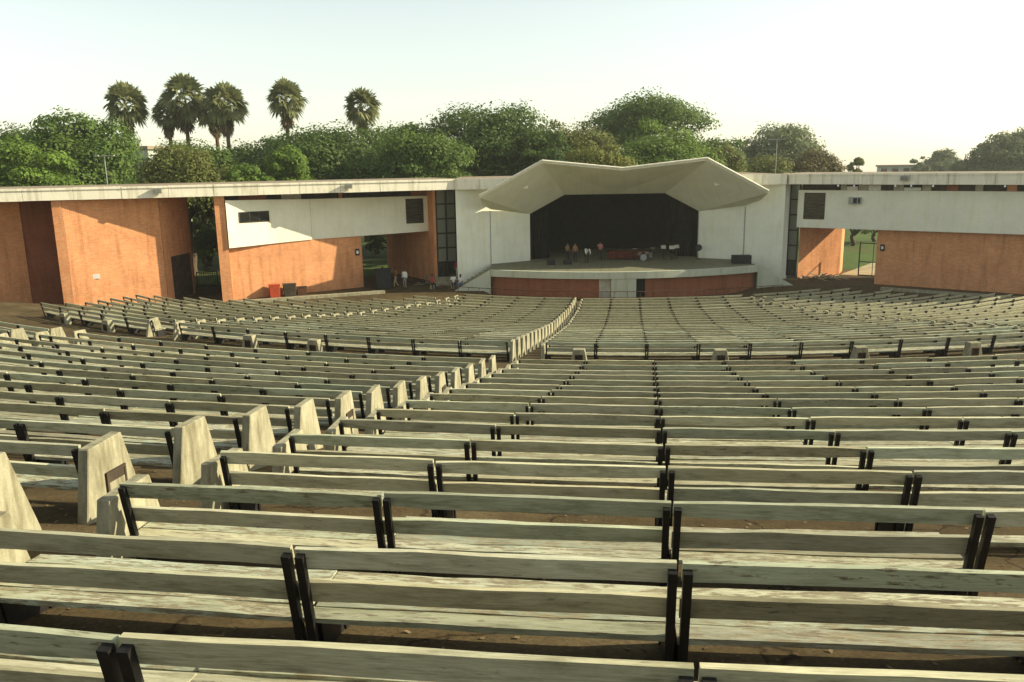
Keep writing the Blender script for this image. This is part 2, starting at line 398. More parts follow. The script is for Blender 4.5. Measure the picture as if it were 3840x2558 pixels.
def far_bench(loc, rz, ln):
    M = Matrix.Translation(loc) @ Matrix.Rotation(rz, 4, 'Z')
    for z, hh in BOARDS:
        far.box((-ln/2, -.018, -hh), (ln/2, .018, hh), 0, M @ Matrix.Translation((random.gauss(0,.004), post_y(z)+.045, z+random.gauss(0,.006))) @ Matrix.Rotation(LEAN, 4, 'X'))
    for y in SEAT_Y:
        far.box((-ln/2, y-.076, .352), (ln/2, y+.076, .392), 1, M)
    for sx in (-1, 1):
        tmp = MB(); frame_mb(tmp, sx*(ln/2-.032)); far.add([tuple(M @ Vector(v)) for v in tmp.v], tmp.f, 2)
NIND = 300
for n, (zz, loc, rz, ln, blk, rho, row, pos) in enumerate(items):
    if n >= NIND or zz > 400: far_bench(loc, rz, ln); continue
    side, lev, grp = LBL[blk]; lab = 'plank bench %s %s in the %s row %s the cross aisle' % (ORD[pos], side, ORD[row], lev)
    b = empty('slatted_bench', loc, rz, lab, 'bench', grp)
    pp = cam_px(loc+Vector((0, 0, .5)))
    is_broken = (not broken_done) and blk == 'upper centre' and abs(rho-(88.95-1.695*2)) < .1 and pp[0] > 3650
    if is_broken:
        broken_done = True; b['label'] = 'bench with its lower back board and rear seat planks broken away'
    for j, (z, hh) in enumerate(BOARDS):
        if is_broken and j == 1: continue
        me = BB[5] if random.random() < .12 else random.choice(BB[:5])
        o = link('back_board', me, b); o.location = (random.gauss(0, .006), post_y(z)+.047, z+random.gauss(0, .007))
        o.rotation_euler = (LEAN+random.gauss(0, .03), random.gauss(0, .003), random.gauss(0, .002)); o.scale = (ln, 1, hh/.072*random.uniform(.94, 1.06))
    for j, y in enumerate(SEAT_Y):
        if is_broken and j < 3: continue
        if zz > 6 and random.random() < .025: continue
        me = SP[5] if random.random() < .18 else random.choice(SP[:5])
        o = link('seat_plank', me, b); o.location = (random.gauss(0, .008), y, .372+random.gauss(0, .005))
        o.rotation_euler = (random.gauss(0, .035), random.gauss(0, .0035), random.gauss(0, .004)); o.scale = (ln, 1, 1)
    for sx in (-1, 1):
        o = link('end_frame', FRAME, b); o.location = (sx*(ln/2-.032), 0, 0)
if far.v:
    tag(far.build('bench_rows', ['board_paint', 'seat_paint', 'steel']), 'dense far rows of pale plank benches stretching down to the stage', 'benches', kind='stuff')

# ------------------------------------------------------------------ concrete row ends along the aisles
def slab_mesh(seed, base_len=1.02, top=.54, h=.93, th=.068):
    rs = np.random.default_rng(seed); j = lambda: float(rs.normal(0, .016))
    y0, y1 = -base_len/2, base_len/2; a = (base_len-top)*.42; b = (base_len-top)*.58
    pr = [(y0, -.25), (y1, -.3), (y1+j(), .02), (y1-b+j(), h+j()), (y0+a+j(), h+j()), (y0+j(), .02)]
    mb = MB(); n = len(pr)
    vs = [(-th, y, z) for y, z in pr]+[(th, y, z) for y, z in pr]
    mb.add(vs, [tuple(range(n))[::-1], tuple(range(n, 2*n))]+[(i, (i+1)%n, n+(i+1)%n, n+i) for i in range(n)])
    me = mb.mesh('slab', 'concrete'); bm = bmesh.new(); bm.from_mesh(me); bmesh.ops.recalc_face_normals(bm, faces=bm.faces[:])
    bm.to_mesh(me); bm.free(); bevel(me, .012); return me
SLABS = [slab_mesh(40+k) for k in range(6)]
LOWS = [slab_mesh(60+k, 1.0, .62, .76) for k in range(4)]
nb = MB(); nb.box((-.006, -.17, -.17), (.006, .17, .17)); 
NICHE_F = MB()
for lo, hi in (((-.012,-.17,.14),(.012,.17,.17)), ((-.012,-.17,-.17),(.012,-.14,.14)), ((-.012,.14,-.17),(.012,.17,.14)), ((-.012,-.17,-.2),(.012,.17,-.17))): NICHE_F.box(lo, hi)
NICHE_F = NICHE_F.mesh('niche_frame', 'dark_timber')
npl = MB(); npl.box((-.004, -.14, -.17), (.004, .14, .04)); NICHE_P = npl.mesh('niche_plate', 'concrete')
npg = MB(); npg.box((-.004, -.14, .04), (.004, .14, .14)); NICHE_D = npg.mesh('niche_gap', 'dark_timber')
def slab(rho, ang, ds, dy, mesh, niche, label, grp):
    th = math.radians(ang)+ds/rho
    r = rho-dy; t, q = r*math.sin(th), QC-r*math.cos(th)
    p = cam_px((t, q, gz(t, q)+.5))
    if not p or not (-150 < p[0] < 3990) or p[1] > 2750: return
    if niche:
        e = empty('concrete_row_end', (t, q, gz(t, q)), th, 'concrete slab with a framed light niche on the main aisle, %s row up' % ORD[16-round((88.95-rho)/1.695)], 'concrete block', grp)
        link('slab', mesh, e)
        for nm, me in (('niche_frame', NICHE_F), ('niche_plate', NICHE_P), ('niche_gap', NICHE_D)):
            o = link(nm, me, e); o.location = (.083, .05, .38)
    else:
        o = link('concrete_row_end', mesh); o.location = (t, q, gz(t, q)); o.rotation_euler.z = th+random.gauss(0, .02)
        tag(o, label, 'concrete block', grp)
rb, rf = rows_back(), rows_front()
for k, rho in enumerate(rb):
    slab(rho, A1L(rho), .21, random.uniform(-.04, .06), SLABS[k % 6], k in (3, 7, 11), 'tapered concrete slab left of the main aisle ending the %s row above the cross aisle' % ORD[16-k], 'row ends, left edge of the main upper aisle')
    slab(rho, A1R(rho), -.12, .12, LOWS[k % 4], False, 'low concrete slab right of the main aisle ending the %s row above the cross aisle' % ORD[16-k], 'row ends, right edge of the main upper aisle')
    if k > 5:
        slab(rho, A2R, -.2, .1, SLABS[(k+2) % 6], False, 'concrete slab on the near edge of the second aisle, %s row above the cross aisle' % ORD[16-k], 'row ends, second upper aisle')
        slab(rho, A2L, .2, .1, SLABS[(k+3) % 6], False, 'concrete slab on the wall-side edge of the second aisle, %s row above the cross aisle' % ORD[16-k], 'row ends, second upper aisle far edge')
for k, rho in enumerate(rf):
    slab(rho, A1L(rho), .2, -.1, SLABS[k % 6], False, 'narrow concrete slab left of the main aisle ending the %s row below the cross aisle' % ORD[k+1], 'row ends, lower main aisle')
    slab(rho, A1R(rho), -.1, .1, LOWS[k % 4], False, 'low concrete slab right of the main aisle ending the %s row below the cross aisle' % ORD[k+1], 'row ends, lower main aisle right edge')
    if math.cos(0) and k < 21:
        slab(rho, A2R, -.15, .05, SLABS[(k+1) % 6], False, 'small concrete slab on the second aisle, %s row below the cross aisle' % ORD[k+1], 'row ends, lower left aisle')
        slab(rho, A3L, .15, .05, SLABS[(k+4) % 6], False, 'small concrete slab on the right aisle, %s row below the cross aisle' % ORD[k+1], 'row ends, lower right aisle')
        if k == 0: slab(rho, A3R, .2, .05, SLABS[0], False, 'concrete slab starting the right block at the cross aisle', None)
        if k == 0: slab(rho, A2L, -.2, .05, SLABS[2], False, 'concrete slab starting the wall-side block at the cross aisle', None)
# step-light blocks standing behind the first lower row, along the cross aisle
def light_block():
    mb = MB(); pr = [(-.36, -.3), (.36, -.3), (.36, .02), (.24, .62), (-.24, .62), (-.36, .02)]
    n = len(pr); vs = [(x, -.16, z) for x, z in pr]+[(x, .16, z) for x, z in pr]
    mb.add(vs, [tuple(range(n)), tuple(range(n, 2*n))[::-1]]+[((i+1)%n, i, n+i, n+(i+1)%n) for i in range(n)])
    me = mb.mesh('block', 'concrete'); return bevel(me, .014)
LB = light_block()
lw = MB(); lw.box((-.14, -.168, .1), (.14, -.161, .38)); LW = lw.mesh('light_opening', 'glass_dark')
lr = MB()
for lo, hi in (((-.17,-.175,.38),(.17,-.1605,.41)), ((-.17,-.175,.07),(.17,-.1605,.1)), ((-.17,-.175,.1),(-.14,-.1605,.38)), ((.14,-.175,.1),(.17,-.1605,.38))): lr.box(lo, hi)
LRIM = lr.mesh('rim', 'rust')
for k, (ang, lab) in enumerate(((-1.0, 'right of the main aisle'), (4.6, 'in front of the middle block'), (10.2, 'toward the right end of the middle block'), (15.0, 'next to the lower right aisle'), (-12.6, 'left of the main aisle'), (-16.0, 'between the main and second aisles'), (-25.5, 'past the second aisle'), (-29.5, 'by the brick wing'), (24.5, 'past the lower right aisle'))):
    th = math.radians(ang); r = 58.2+.5; t, q = r*math.sin(th), QC-r*math.cos(th)
    e = empty('step_light_block', (t, q, gz(t, q)), th, 'squat concrete step-light block on the cross aisle, '+lab, 'light block', 'step lights along the cross aisle')
    link('block', LB, e); link('light_opening', LW, e); link('rim', LRIM, e)

# ------------------------------------------------------------------ wings (brick buildings either side of the stage)
ROOF_Z0, ROOF_Z1 = 9.22, 10.10
def LW_(u, d): return tuple(L0+DL*u+NL*d)
def RW_(u, d): return tuple(R0+DR*u+NR*d)
def wall(FR, pts, z0, z1, th, name, mat, parent, z0b=None, z1b=None):
    """a run of wall through plan points (u, d); thickness goes away from the audience"""
    mb = MB()
    n = len(pts)-1
    for i in range(n):
        a, b = pts[i], pts[i+1]
        P = [FR(*a), FR(*b), FR(b[0], b[1]+th), FR(a[0], a[1]+th)]
        za = z0 if z0b is None else z0+(z0b-z0)*i/n; zb = z0 if z0b is None else z0+(z0b-z0)*(i+1)/n
        ya = z1 if z1b is None else z1+(z1b-z1)*i/n; yb = z1 if z1b is None else z1+(z1b-z1)*(i+1)/n
        mb.prism(P, [za, zb, zb, za], [ya, yb, yb, ya])
    return mb.build(name, mat, parent)
def panelbox(FR, u0, u1, d0, d1, z0, z1, name, mat, parent):
    mb = MB(); mb.prism([FR(u0, d0), FR(u1, d0), FR(u1, d1), FR(u0, d1)], z0, z1); return mb.build(name, mat, parent)
def seg_d(a, b, u): return a[1]+(b[1]-a[1])*(u-a[0])/(b[0]-a[0])
def fascia(FR, u0, u1, parent, dz=0.):
    n = max(1, round(abs(u1-u0)/3.1)); 
    for k in range(n):
        a = u0+(u1-u0)*k/n; b = u0+(u1-u0)*(k+1)/n; g = .012 if b > a else -.012
        j = random.gauss(0, .012)
        mb = MB(); mb.prism([FR(a+g, j), FR(b-g, j), FR(b-g, .14), FR(a+g, .14)], ROOF_Z0+random.gauss(0, .006), ROOF_Z1-.16)
        mb.prism([FR(a+g, -.07+j), FR(b-g, -.07+j), FR(b-g, .16), FR(a+g, .16)], ROOF_Z1-.158, ROOF_Z1+random.gauss(0, .008))
        mb.build('fascia_panel', 'fascia', parent)
def floodbox(FR, u, z, name, label, rz):
    p = FR(u, -.22); e = empty('flood_lamp', (*p, z), rz, label, 'lamp', 'lamps fixed to the roof edge')
    mb = MB(); mb.box((-.28, -.14, -.18), (.28, .13, .16)); mb.box((-.32, -.16, .16), (.32, .14, .2)); mb.build('housing', 'pole_grey', e)
    mb = MB(); mb.box((-.24, -.155, -.14), (.24, -.141, .12)); mb.build('lens', 'glass', e)
    mb = MB(); mb.box((-.05, .13, -.05), (.05, .30, .05)); mb.build('bracket', 'rust', e)

lw = empty('brick_wing', (*LW_(16, 6), TERR), 0, 'orange brick wing with white upper band and flat roof, in sun on the left', 'building')
LOC_L = lw.location.copy()
def adopt(root):
    for c in root.children: c.location = Vector(c.location)-root.location
GB = -.2
wall(LW_, [(46, 1.2), (40, 2.4), (33.0, 4.2)], GB, ROOF_Z0, .3, 'wall', 'brick', lw)
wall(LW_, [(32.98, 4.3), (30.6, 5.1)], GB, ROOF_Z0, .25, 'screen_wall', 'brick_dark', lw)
panelbox(LW_, 30.3, 29.66, .30, 5.6, GB, ROOF_Z0, 'pier', 'brick', lw)
W1a, W1b = (29.64, .34), (23.25, 1.95)
wall(LW_, [W1a, W1b], GB, ROOF_Z0, .3, 'wall', 'brick', lw)
wall(LW_, [(23.22, 1.97), (21.25, 6.0), (21.2, 12.4)], GB, ROOF_Z0, .3, 'return_wall', 'brick', lw)
# dark doorway in the return wall
a, b = (23.22, 1.97), (21.25, 6.0)
mb = MB(); P0, P1 = np.array(LW_(22.75, seg_d(a, b, 22.75)-.03)), np.array(LW_(21.35, seg_d(a, b, 21.35)-.03)); off = np.array(LW_(0, .02))-np.array(LW_(0, 0))
mb.prism([tuple(P0), tuple(P1), tuple(P1+off), tuple(P0+off)], TERR+.02, TERR+3.5); mb.build('door', 'dark_timber', lw)
panelbox(LW_, 19.22, 18.46, .45, 1.3, GB, ROOF_Z0, 'pier', 'brick', lw)
wall(LW_, [(19.1, 1.32), (18.9, 12.4)], GB, ROOF_Z0, .3, 'passage_wall', 'brick', lw)
W2a, W2b = (18.44, .85), (7.52, 3.25)
wall(LW_, [W2a, W2b], GB, 5.6, .35, 'wall', 'brick', lw)
wall(LW_, [(7.5, 3.3), (7.45, 12.4)], GB, 5.6, .3, 'passage_wall', 'brick', lw)
wall(LW_, [(18.40, .30), (15.0, 1.45), (11.8, 2.2)], 5.18, 8.86, .30, 'white_band', 'white_band', lw, 5.40, 8.70)
wall(LW_, [(11.77, 2.3), (1.22, 4.0)], 5.40, 8.70, .30, 'white_band', 'white_band', lw, 5.52, 8.62)
mb = MB(); mb.prism([LW_(18.4, 1.5), LW_(1.22, 5.2), LW_(1.22, 12), LW_(18.4, 12)], 5.62, 5.72); mb.build('upper_floor', 'dark_wall', lw)
wall(LW_, [(18.40, 1.7), (1.25, 5.2)], 8.3, ROOF_Z0, .2, 'clerestory_wall', 'dark_timber', lw)
for k, (ua, ub, mt) in enumerate(((14.0, 12.4, 'pale_board'), (9.2, 8.9, 'brick'), (8.2, 5.6, 'dark_wall'), (2.6, 1.4, 'brick'), (17.9, 15.2, 'brick_dark'))):
    panelbox(LW_, ua, ub, seg_d((18.4, 1.7), (1.25, 5.2), (ua+ub)/2)-.16, seg_d((18.4, 1.7), (1.25, 5.2), (ua+ub)/2)-.11, 8.35, ROOF_Z0-.02, 'clerestory_panel', mt, lw)
wall(LW_, [(1.15, 4.05), (3.3, 12.4)], GB, ROOF_Z0, .3, 'passage_wall', 'brick', lw)
def slot(FR, sa, sb, u0, u1, z0, z1, name, parent, mull=0, louv=0):
    d = seg_d(sa, sb, (u0+u1)/2); e = MB()
    s = (seg_d(sa, sb, u1)-seg_d(sa, sb, u0))
    def P(u, dd): return FR(u, seg_d(sa, sb, u)+dd)
    e.prism([P(u0, -.012), P(u1, -.012), P(u1, .05), P(u0, .05)], z0, z1); w_ = e.build(name, 'glass_dark', parent)
    g = MB(); t = .07*(1 if u1 > u0 else -1)
    for (ua, ub, za, zb) in ((u0-t, u1+t, z1, z1+.07), (u0-t, u1+t, z0-.07, z0), (u0-t, u0, z0, z1), (u1, u1+t, z0, z1)):
        g.prism([P(ua, -.05), P(ub, -.05), P(ub, .04), P(ua, .04)], za, zb)
    fr = g.build('window_frame', 'dark_timber', w_)
    for k in range(mull):
        u = u0+(u1-u0)*(k+1)/(mull+1); g = MB()
        g.prism([P(u-.025, -.03), P(u+.025, -.03), P(u+.025, -.014), P(u-.025, -.014)], z0, z1); g.build('mullion', 'dark_timber', w_)
    if louv:
        for k in range(louv):
            z = z0+(z1-z0)*(k+.5)/louv; g = MB(); g.prism([P(u0, -.045), P(u1, -.045), P(u1, -.016), P(u0, -.016)], [z-.05]*2+[z+.02]*2, [z-.025]*2+[z+.045]*2); g.build('louvre', 'dark_timber', w_)
    return w_
slot(LW_, (18.40, .30), (15.0, 1.45), 17.4, 15.2, 7.15, 7.85, 'window', lw, 2)
slot(LW_, (11.77, 2.3), (1.22, 4.0), 3.35, 1.85, 6.35, 8.35, 'window', lw, 0, 9)
fascia(LW_, 48, -.05, lw)
mb = MB(); mb.prism([LW_(48, .17), LW_(-1.5, .17), LW_(-1.5, 12.8), LW_(48, 12.8)], ROOF_Z0+.02, ROOF_Z1-.05); mb.build('roof', 'roof_felt', lw)
wall(LW_, [(46, 12.2), (21.25, 12.2)], GB, ROOF_Z0, .3, 'back_wall', 'brick', lw)
wall(LW_, [(18.85, 12.2), (7.5, 12.2)], GB, ROOF_Z0, .3, 'back_wall', 'brick', lw)
# wall sign, small lamp
a, b = W1a, W1b
panelbox(LW_, 28.25, 27.75, seg_d(a, b, 28)-.05, seg_d(a, b, 28)+.02, 3.35, 3.7, 'wall_plaque', 'sign_white', lw)
d_ = seg_d(W2a, W2b, 7.95)
e = panelbox(LW_, 8.12, 7.78, d_-.12, d_-.0, 3.8, 4.35, 'wall_lamp', 'steel', lw)
panelbox(LW_, 8.04, 7.86, d_-.14, d_-.121, 3.95, 4.2, 'lamp_glass', 'sign_white', e)

# tall glazed stair window beside the stage wall
def glazing(FR, u0, u1, d, z0, z1, rows, parent, cols=2, doorz=None):
    root = panelbox(FR, u0, u1, d+.10, d+.16, z0, z1, 'stair_window', 'glass_dark', parent)
    t = .06
    for k in range(cols+1):
        u = u0+(u1-u0)*k/cols; panelbox(FR, u-t, u+t, d-.04, d+.06, z0, z1, 'mullion', 'steel', root)
    for k in range(rows+1):
        z = z0+(z1-z0)*k/rows; panelbox(FR, u0+t, u1-t, d-.03, d+.05, z-.05, z+.05, 'transom', 'steel', root)
    for i in range(cols):
        for k in range(rows):
            if k == 0: continue
            ua = u0+(u1-u0)*i/cols; ub = u0+(u1-u0)*(i+1)/cols; za = z0+(z1-z0)*k/rows
            panelbox(FR, ua-.07, ub+.07, d+.07, d+.085, za+.06, za+(z1-z0)/rows-.06, 'pane', 'glass', root)
panelbox(LW_, 1.36, 1.12, 2.28, 4.04, GB, ROOF_Z0, 'pier', 'brick', lw)
glazing(LW_, 1.05, -.72, 2.35, 1.6, ROOF_Z0-.02, 6, lw)
for k in range(4):
    mb = MB(); mb.prism([LW_(2.0-.32*0, 2.2-.34*(4-k)), LW_(-1.2, 2.2-.34*(4-k)), LW_(-1.2, 3.2), LW_(2.0, 3.2)], GB if k == 0 else TERR+.15*k-.004, TERR+.15*(k+1)); mb.build('step', 'concrete', lw)
adopt(lw)
for k, (u, z) in enumerate(((23.1, 9.72), (8.96, 9.72))):
    floodbox(LW_, u, z, 'f', ('grey flood lamp on the sunny roof edge above the brick wall', 'grey flood lamp on the roof edge above the white band')[k], math.atan2(-DL[1], -DL[0]))

rw = empty('brick_wing', (*RW_(14, 6), TERR), 0, 'shaded orange brick wing with white upper band, right of the stage', 'building')
W3a, W3b = (7.3, 1.7), (27, 1.7)
wall(RW_, [W3a, W3b], GB, 5.66, .35, 'wall', 'brick', rw)
wall(RW_, [(7.32, 2.06), (7.6, 4.5), (10.5, 9.0)], GB, 5.66, .3, 'passage_wall', 'brick', rw)
wall(RW_, [(.92, 1.8), (3.25, 6.2), (2.75, 9.0)], GB, 5.66, .3, 'passage_wall', 'brick', rw)
wall(RW_, [(.85, 1.0), (27, 1.0)], 5.55, 8.70, .35, 'white_band', 'white_band', rw)
mb = MB(); mb.prism([RW_(.9, 1.36), RW_(27, 1.36), RW_(27, 6.2), RW_(.9, 6.2)], 5.68, 5.78); mb.build('upper_floor', 'dark_wall', rw)
wall(RW_, [(.85, 2.2), (27, 2.2)], 8.3, ROOF_Z0, .2, 'clerestory_wall', 'dark_timber', rw)
uu = 4.2
for k, (wd, mt) in enumerate(((.5, 'pale_board'), (.9, 'sign_white'), (.8, 'pale_board'), (1.0, 'sign_white'), (.9, 'dark_wall'), (.8, 'pale_board'), (1.3, 'sign_white'), (.7, 'pale_board'), (1.0, 'dark_wall'), (.9, 'brick_dark'), (1.1, 'dark_wall'), (.6, 'pale_board'), (1.5, 'dark_wall'), (.7, 'brick'))):
    zt = ROOF_Z0-.02 if mt != 'sign_white' else ROOF_Z0-random.uniform(.05, .3)
    panelbox(RW_, uu, uu+wd-.06, 1.42-.25*(mt == 'sign_white')*random.random(), 1.47, 8.705, zt, 'clerestory_panel', mt, rw); uu += wd
slot(RW_, (.85, 1.0), (27, 1.0), 1.45, 3.05, 6.35, 8.42, 'window', rw, 0, 9)
# air conditioner through the band
e = panelbox(RW_, 5.05, 6.0, .72, 1.02, 7.62, 8.16, 'air_conditioner', 'pole_grey', rw)
panelbox(RW_, 5.42, 5.72, .70, .718, 7.68, 8.1, 'grille', 'amp_black', e); panelbox(RW_, 5.80, 5.96, .70, .718, 7.68, 8.1, 'grille', 'amp_black', e)
fascia(RW_, -.05, 28, rw)
mb = MB(); mb.prism([RW_(-1.5, .17), RW_(28, .17), RW_(28, 9.6), RW_(-1.5, 9.6)], ROOF_Z0+.02, ROOF_Z1-.05); mb.build('roof', 'roof_felt', rw)
wall(RW_, [(10.6, 9.02), (27, 9.02)], GB, ROOF_Z0, .3, 'back_wall', 'brick', rw)
glazing(RW_, .02, .84, 1.5, 1.3, ROOF_Z0-.02, 6, rw, 1)
e = panelbox(RW_, 7.6, 7.92, W3a[1]-.12, W3a[1], 3.8, 4.32, 'wall_lamp', 'steel', rw)
panelbox(RW_, 7.68, 7.84, W3a[1]-.14, W3a[1]-.121, 3.95, 4.18, 'lamp_glass', 'sign_white', e)
for u in (4.35, 5.6, 8.7, 9.85, 11.4, 16.2):
    mb = MB(); p = RW_(u, -.02); mb.tube((*p, ROOF_Z0-.02), (*p, ROOF_Z0-.16), .05, .085, 8); o = mb.build('bulkhead_lamp', 'lamp_white', rw)
wall(RW_, [(-.55, .9), (.0, 1.35)], GB, ROOF_Z0-.01, .5, 'corner_wall', 'white_wall', rw)
adopt(rw)
floodbox(RW_, 9.35, 9.70, 'f', 'grey flood lamp on the shaded roof edge right of the stage', math.atan2(DR[1], DR[0]))

# kerb below the sunny wing
mb = MB(); mb.prism([LW_(18.6, -1.4), LW_(6.6, -1.2), LW_(6.6, -.7), LW_(18.6, -.8)], GB, TERR+.22)
tag(mb.build('kerb', 'concrete'), 'low concrete kerb along the foot of the brick wing', kind='structure')
mb = MB(); mb.prism([RW_(8.5, -1.5), RW_(27, -1.5), RW_(27, -1.0), RW_(8.5, -1.0)], GB, TERR+.2)
tag(mb.build('kerb', 'concrete'), 'low concrete kerb along the foot of the shaded brick wing', kind='structure')

# sandy path leading out through the right passage
mb = MB(); mb.prism([RW_(3.4, 6.3), RW_(8.6, 6.3), RW_(14, 24), RW_(4, 24)], TERR-.3, TERR+.012)
tag(mb.build('path', 'sand'), 'sandy path beyond the right passage', kind='structure')

# ------------------------------------------------------------------ stage house
SA = R(7.0); S0 = Vector((1.3, 71.7, 0))
def SW(a, b): return (S0.x+a*math.cos(SA)-b*math.sin(SA), S0.y+a*math.sin(SA)+b*math.cos(SA))
st = empty('stage_building', (S0.x, S0.y, 0), 0, 'white stage house with folded canopy over a black stage opening', 'stage')
FLZ = 2.68
def sprism(poly, z0, z1, name, mat, parent=st):
    mb = MB(); mb.prism([SW(*p) for p in poly], z0, z1); return mb.build(name, mat, parent)
for sg in (-1, 1):
    sprism([(sg*7.6, 3.62), (sg*14.0, -.05), (sg*14.0, .35), (sg*7.6, 4.0)], GB, ROOF_Z0-.01, 'side_wall', 'white_wall')
    sprism([(sg*7.6, 4.02), (sg*7.6, 13), (sg*7.9, 13), (sg*7.9, 4.02)], GB, 9.6, 'inner_wall', 'black_cloth')
    # joints on the white wall
    f = lambda k: (sg*(7.6+6.4*k), 3.62-3.67*k)
    k0, k1 = f(.545), f(.555)
    mb = MB(); mb.prism([SW(k0[0], k0[1]-.035), SW(k1[0], k1[1]-.035), SW(k1[0], k1[1]+.01), SW(k0[0], k0[1]+.01)], FLZ, 7.3); mb.build('drain_pipe', 'pole_grey', st)
k0, k1 = f(.0), f(.0)
sprism([(-7.6, 12.6), (7.6, 12.6), (7.6, 13), (-7.6, 13)], GB, 9.6, 'back_cloth', 'black_cloth')
sprism([(-7.6, 3.7), (7.6, 3.7), (7.6, 13), (-7.6, 13)], 8.75, 8.9, 'ceiling', 'black_cloth')
# header over the opening (chamfered top corners)
def vpoly(pts, b0, b1, name, mat):
    mb = MB(); n = len(pts); vs = [(*SW(a, b0), z) for a, z in pts]+[(*SW(a, b1), z) for a, z in pts]
    mb.add(vs, [tuple(range(n)), tuple(range(n, 2*n))[::-1]]+[((i+1)%n, i, n+i, n+(i+1)%n) for i in range(n)])
    o = mb.build(name, mat, st); return o
for sg in (-1, 1):
    pts = [(sg*7.62, 6.85), (sg*4.5, 8.5), (sg*4.5, 9.5), (sg*7.62, 9.5)]
    vpoly(pts if sg > 0 else pts[::-1], 3.66, 4.0, 'header', 'canopy_paint')
vpoly([(-4.48, 8.5), (4.48, 8.5), (4.48, 9.5), (-4.48, 9.5)], 3.66, 4.0, 'header', 'canopy_paint')
# black leg curtains and borders, just inside
for sg in (-1, 1):
    for k in range(3):
        mb = MB(); n = 14
        for i in range(n):
            a = sg*(7.4-1.6*i/n); a2 = sg*(7.4-1.6*(i+1)/n); y = 5.0+k*2.4+.12*(i % 2); y2 = 5.0+k*2.4+.12*((i+1) % 2)
            mb.prism([SW(a, y), SW(a2, y2), SW(a2, y2+.04), SW(a, y+.04)], FLZ+.01, 8.7)
        mb.build('leg_curtain', 'black_cloth', st)
# canopy: folded plates between the outer edge and the opening
CL = {'TL': (-11.9, -2.05, 8.58), 'T2': (-11.75, -.6, 7.95), 'BL': (-11.05, 1.25, 7.45), 'O1': (-7.62, 3.63, 6.86), 'O2': (-4.5, 3.63, 8.5), 'OM': (0, 3.63, 8.5), 'PL': (-6.75, -2.0, 11.3), 'V': (-.15, -2.1, 10.6)}
mir = lambda p: (-p[0], p[1], p[2])
PT = [CL['TL'], CL['T2'], CL['BL'], CL['O1'], CL['O2'], CL['OM'], CL['PL'], CL['V']]+[mir(CL[k]) for k in ('TL', 'T2', 'BL', 'O1', 'O2', 'PL')]
tris = [(0, 6, 4), (0, 4, 3), (0, 3, 2), (0, 2, 1), (6, 7, 5), (6, 5, 4)]
mm = {0: 8, 1: 9, 2: 10, 3: 11, 4: 12, 6: 13, 5: 5, 7: 7}
tris += [tuple(mm[i] for i in t)[::-1] for t in tris]
rim = [0, 1, 2, 3, 4, 5, 12, 11, 10, 9, 8, 13, 7, 6]
n = len(PT); vs = [(*SW(a, b), z) for a, b, z in PT]+[(*SW(a, b), z+.24) for a, b, z in PT]
mb = MB(); mb.add(vs, [t for t in tris]+[tuple(i+n for i in t[::-1]) for t in tris]+[(rim[i], rim[(i+1)%14], n+rim[(i+1)%14], n+rim[i]) for i in range(14)])
can = mb.build('canopy', 'canopy_paint', st)
bm = bmesh.new(); bm.from_mesh(can.data); bmesh.ops.recalc_face_normals(bm, faces=bm.faces[:]); bm.to_mesh(can.data); bm.free()
for seq in ((0, 6), (6, 7), (7, 13), (13, 8)):
    a, b = [Vector((*SW(PT[i][0], PT[i][1]-.05), PT[i][2]+.20)) for i in seq]
    mb = MB(); mb.tube(a, b, .09, .09, 6); mb.build('edge_trim', 'fascia', can)
# roof over the stage, behind the canopy, and the short fascia returns
sprism([(-14.2, -.1), (-8.2, -.1), (-8.2, 14), (-14.2, 14)], ROOF_Z0+.03, ROOF_Z1-.04, 'roof', 'roof_felt')
sprism([(14.2, -.1), (8.2, -.1), (8.2, 14), (14.2, 14)], ROOF_Z0+.03, ROOF_Z1-.04, 'roof', 'roof_felt')
sprism([(-8.1, 3.9), (8.1, 3.9), (8.1, 14), (-8.1, 14)], ROOF_Z0+.03, ROOF_Z1-.04, 'roof', 'roof_felt')
for sg in (-1, 1):
    for k in range(3):
        a0 = sg*(13.98-2.05*k); a1 = sg*(13.98-2.05*(k+1)+.03)
        sprism([(a0, -.3), (a1, -.3), (a1, -.12), (a0, -.12)], ROOF_Z0, ROOF_Z1, 'fascia_panel', 'fascia')
# stage floor with a bowed front, rim, brick panels, centre pier
N = 16
def front(a, off=0.): return -5.45+2.75*(a/11.1)**2+off
arc = [(-11.1+22.2*k/N) for k in range(N+1)]
sprism([(a, front(a)+.02) for a in arc]+[(11.1, 1.5), (7.58, 3.6), (7.58, 12.6), (-7.58, 12.6), (-7.58, 3.6), (-11.1, 1.5)], FLZ-.3, FLZ, 'stage_floor', 'stage_floor')
mb = MB()
for k in range(N):
    a, b = arc[k], arc[k+1]; mb.prism([SW(a, front(a)-.10), SW(b, front(b)-.10), SW(b, front(b)+.24), SW(a, front(a)+.24)], FLZ-.52, FLZ+.035)
mb.build('stage_rim', 'stage_rim', st)
for lo, hi in ((-11.0, -1.45), (.6, 11.0)):
    n = 8; mb = MB()
    for k in range(n):
        a = lo+(hi-lo)*k/n; b = lo+(hi-lo)*(k+1)/n
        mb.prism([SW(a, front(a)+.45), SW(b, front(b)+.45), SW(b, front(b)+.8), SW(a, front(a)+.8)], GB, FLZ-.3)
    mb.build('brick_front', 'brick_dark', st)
sprism([(-1.42, front(-1.42)-.04), (.56, front(.56)-.04), (.56, front(.56)+.8), (-1.42, front(-1.42)+.8)], GB, FLZ-.525, 'centre_pier', 'stage_rim')
sprism([(.60, front(.6)+.40), (1.35, front(1.35)+.40), (1.35, front(1.35)+.448), (.60, front(.6)+.448)], .4, FLZ-.53, 'recess_shade', 'black_cloth')  # flat black sheet: the dark shade of the recess put in as colour
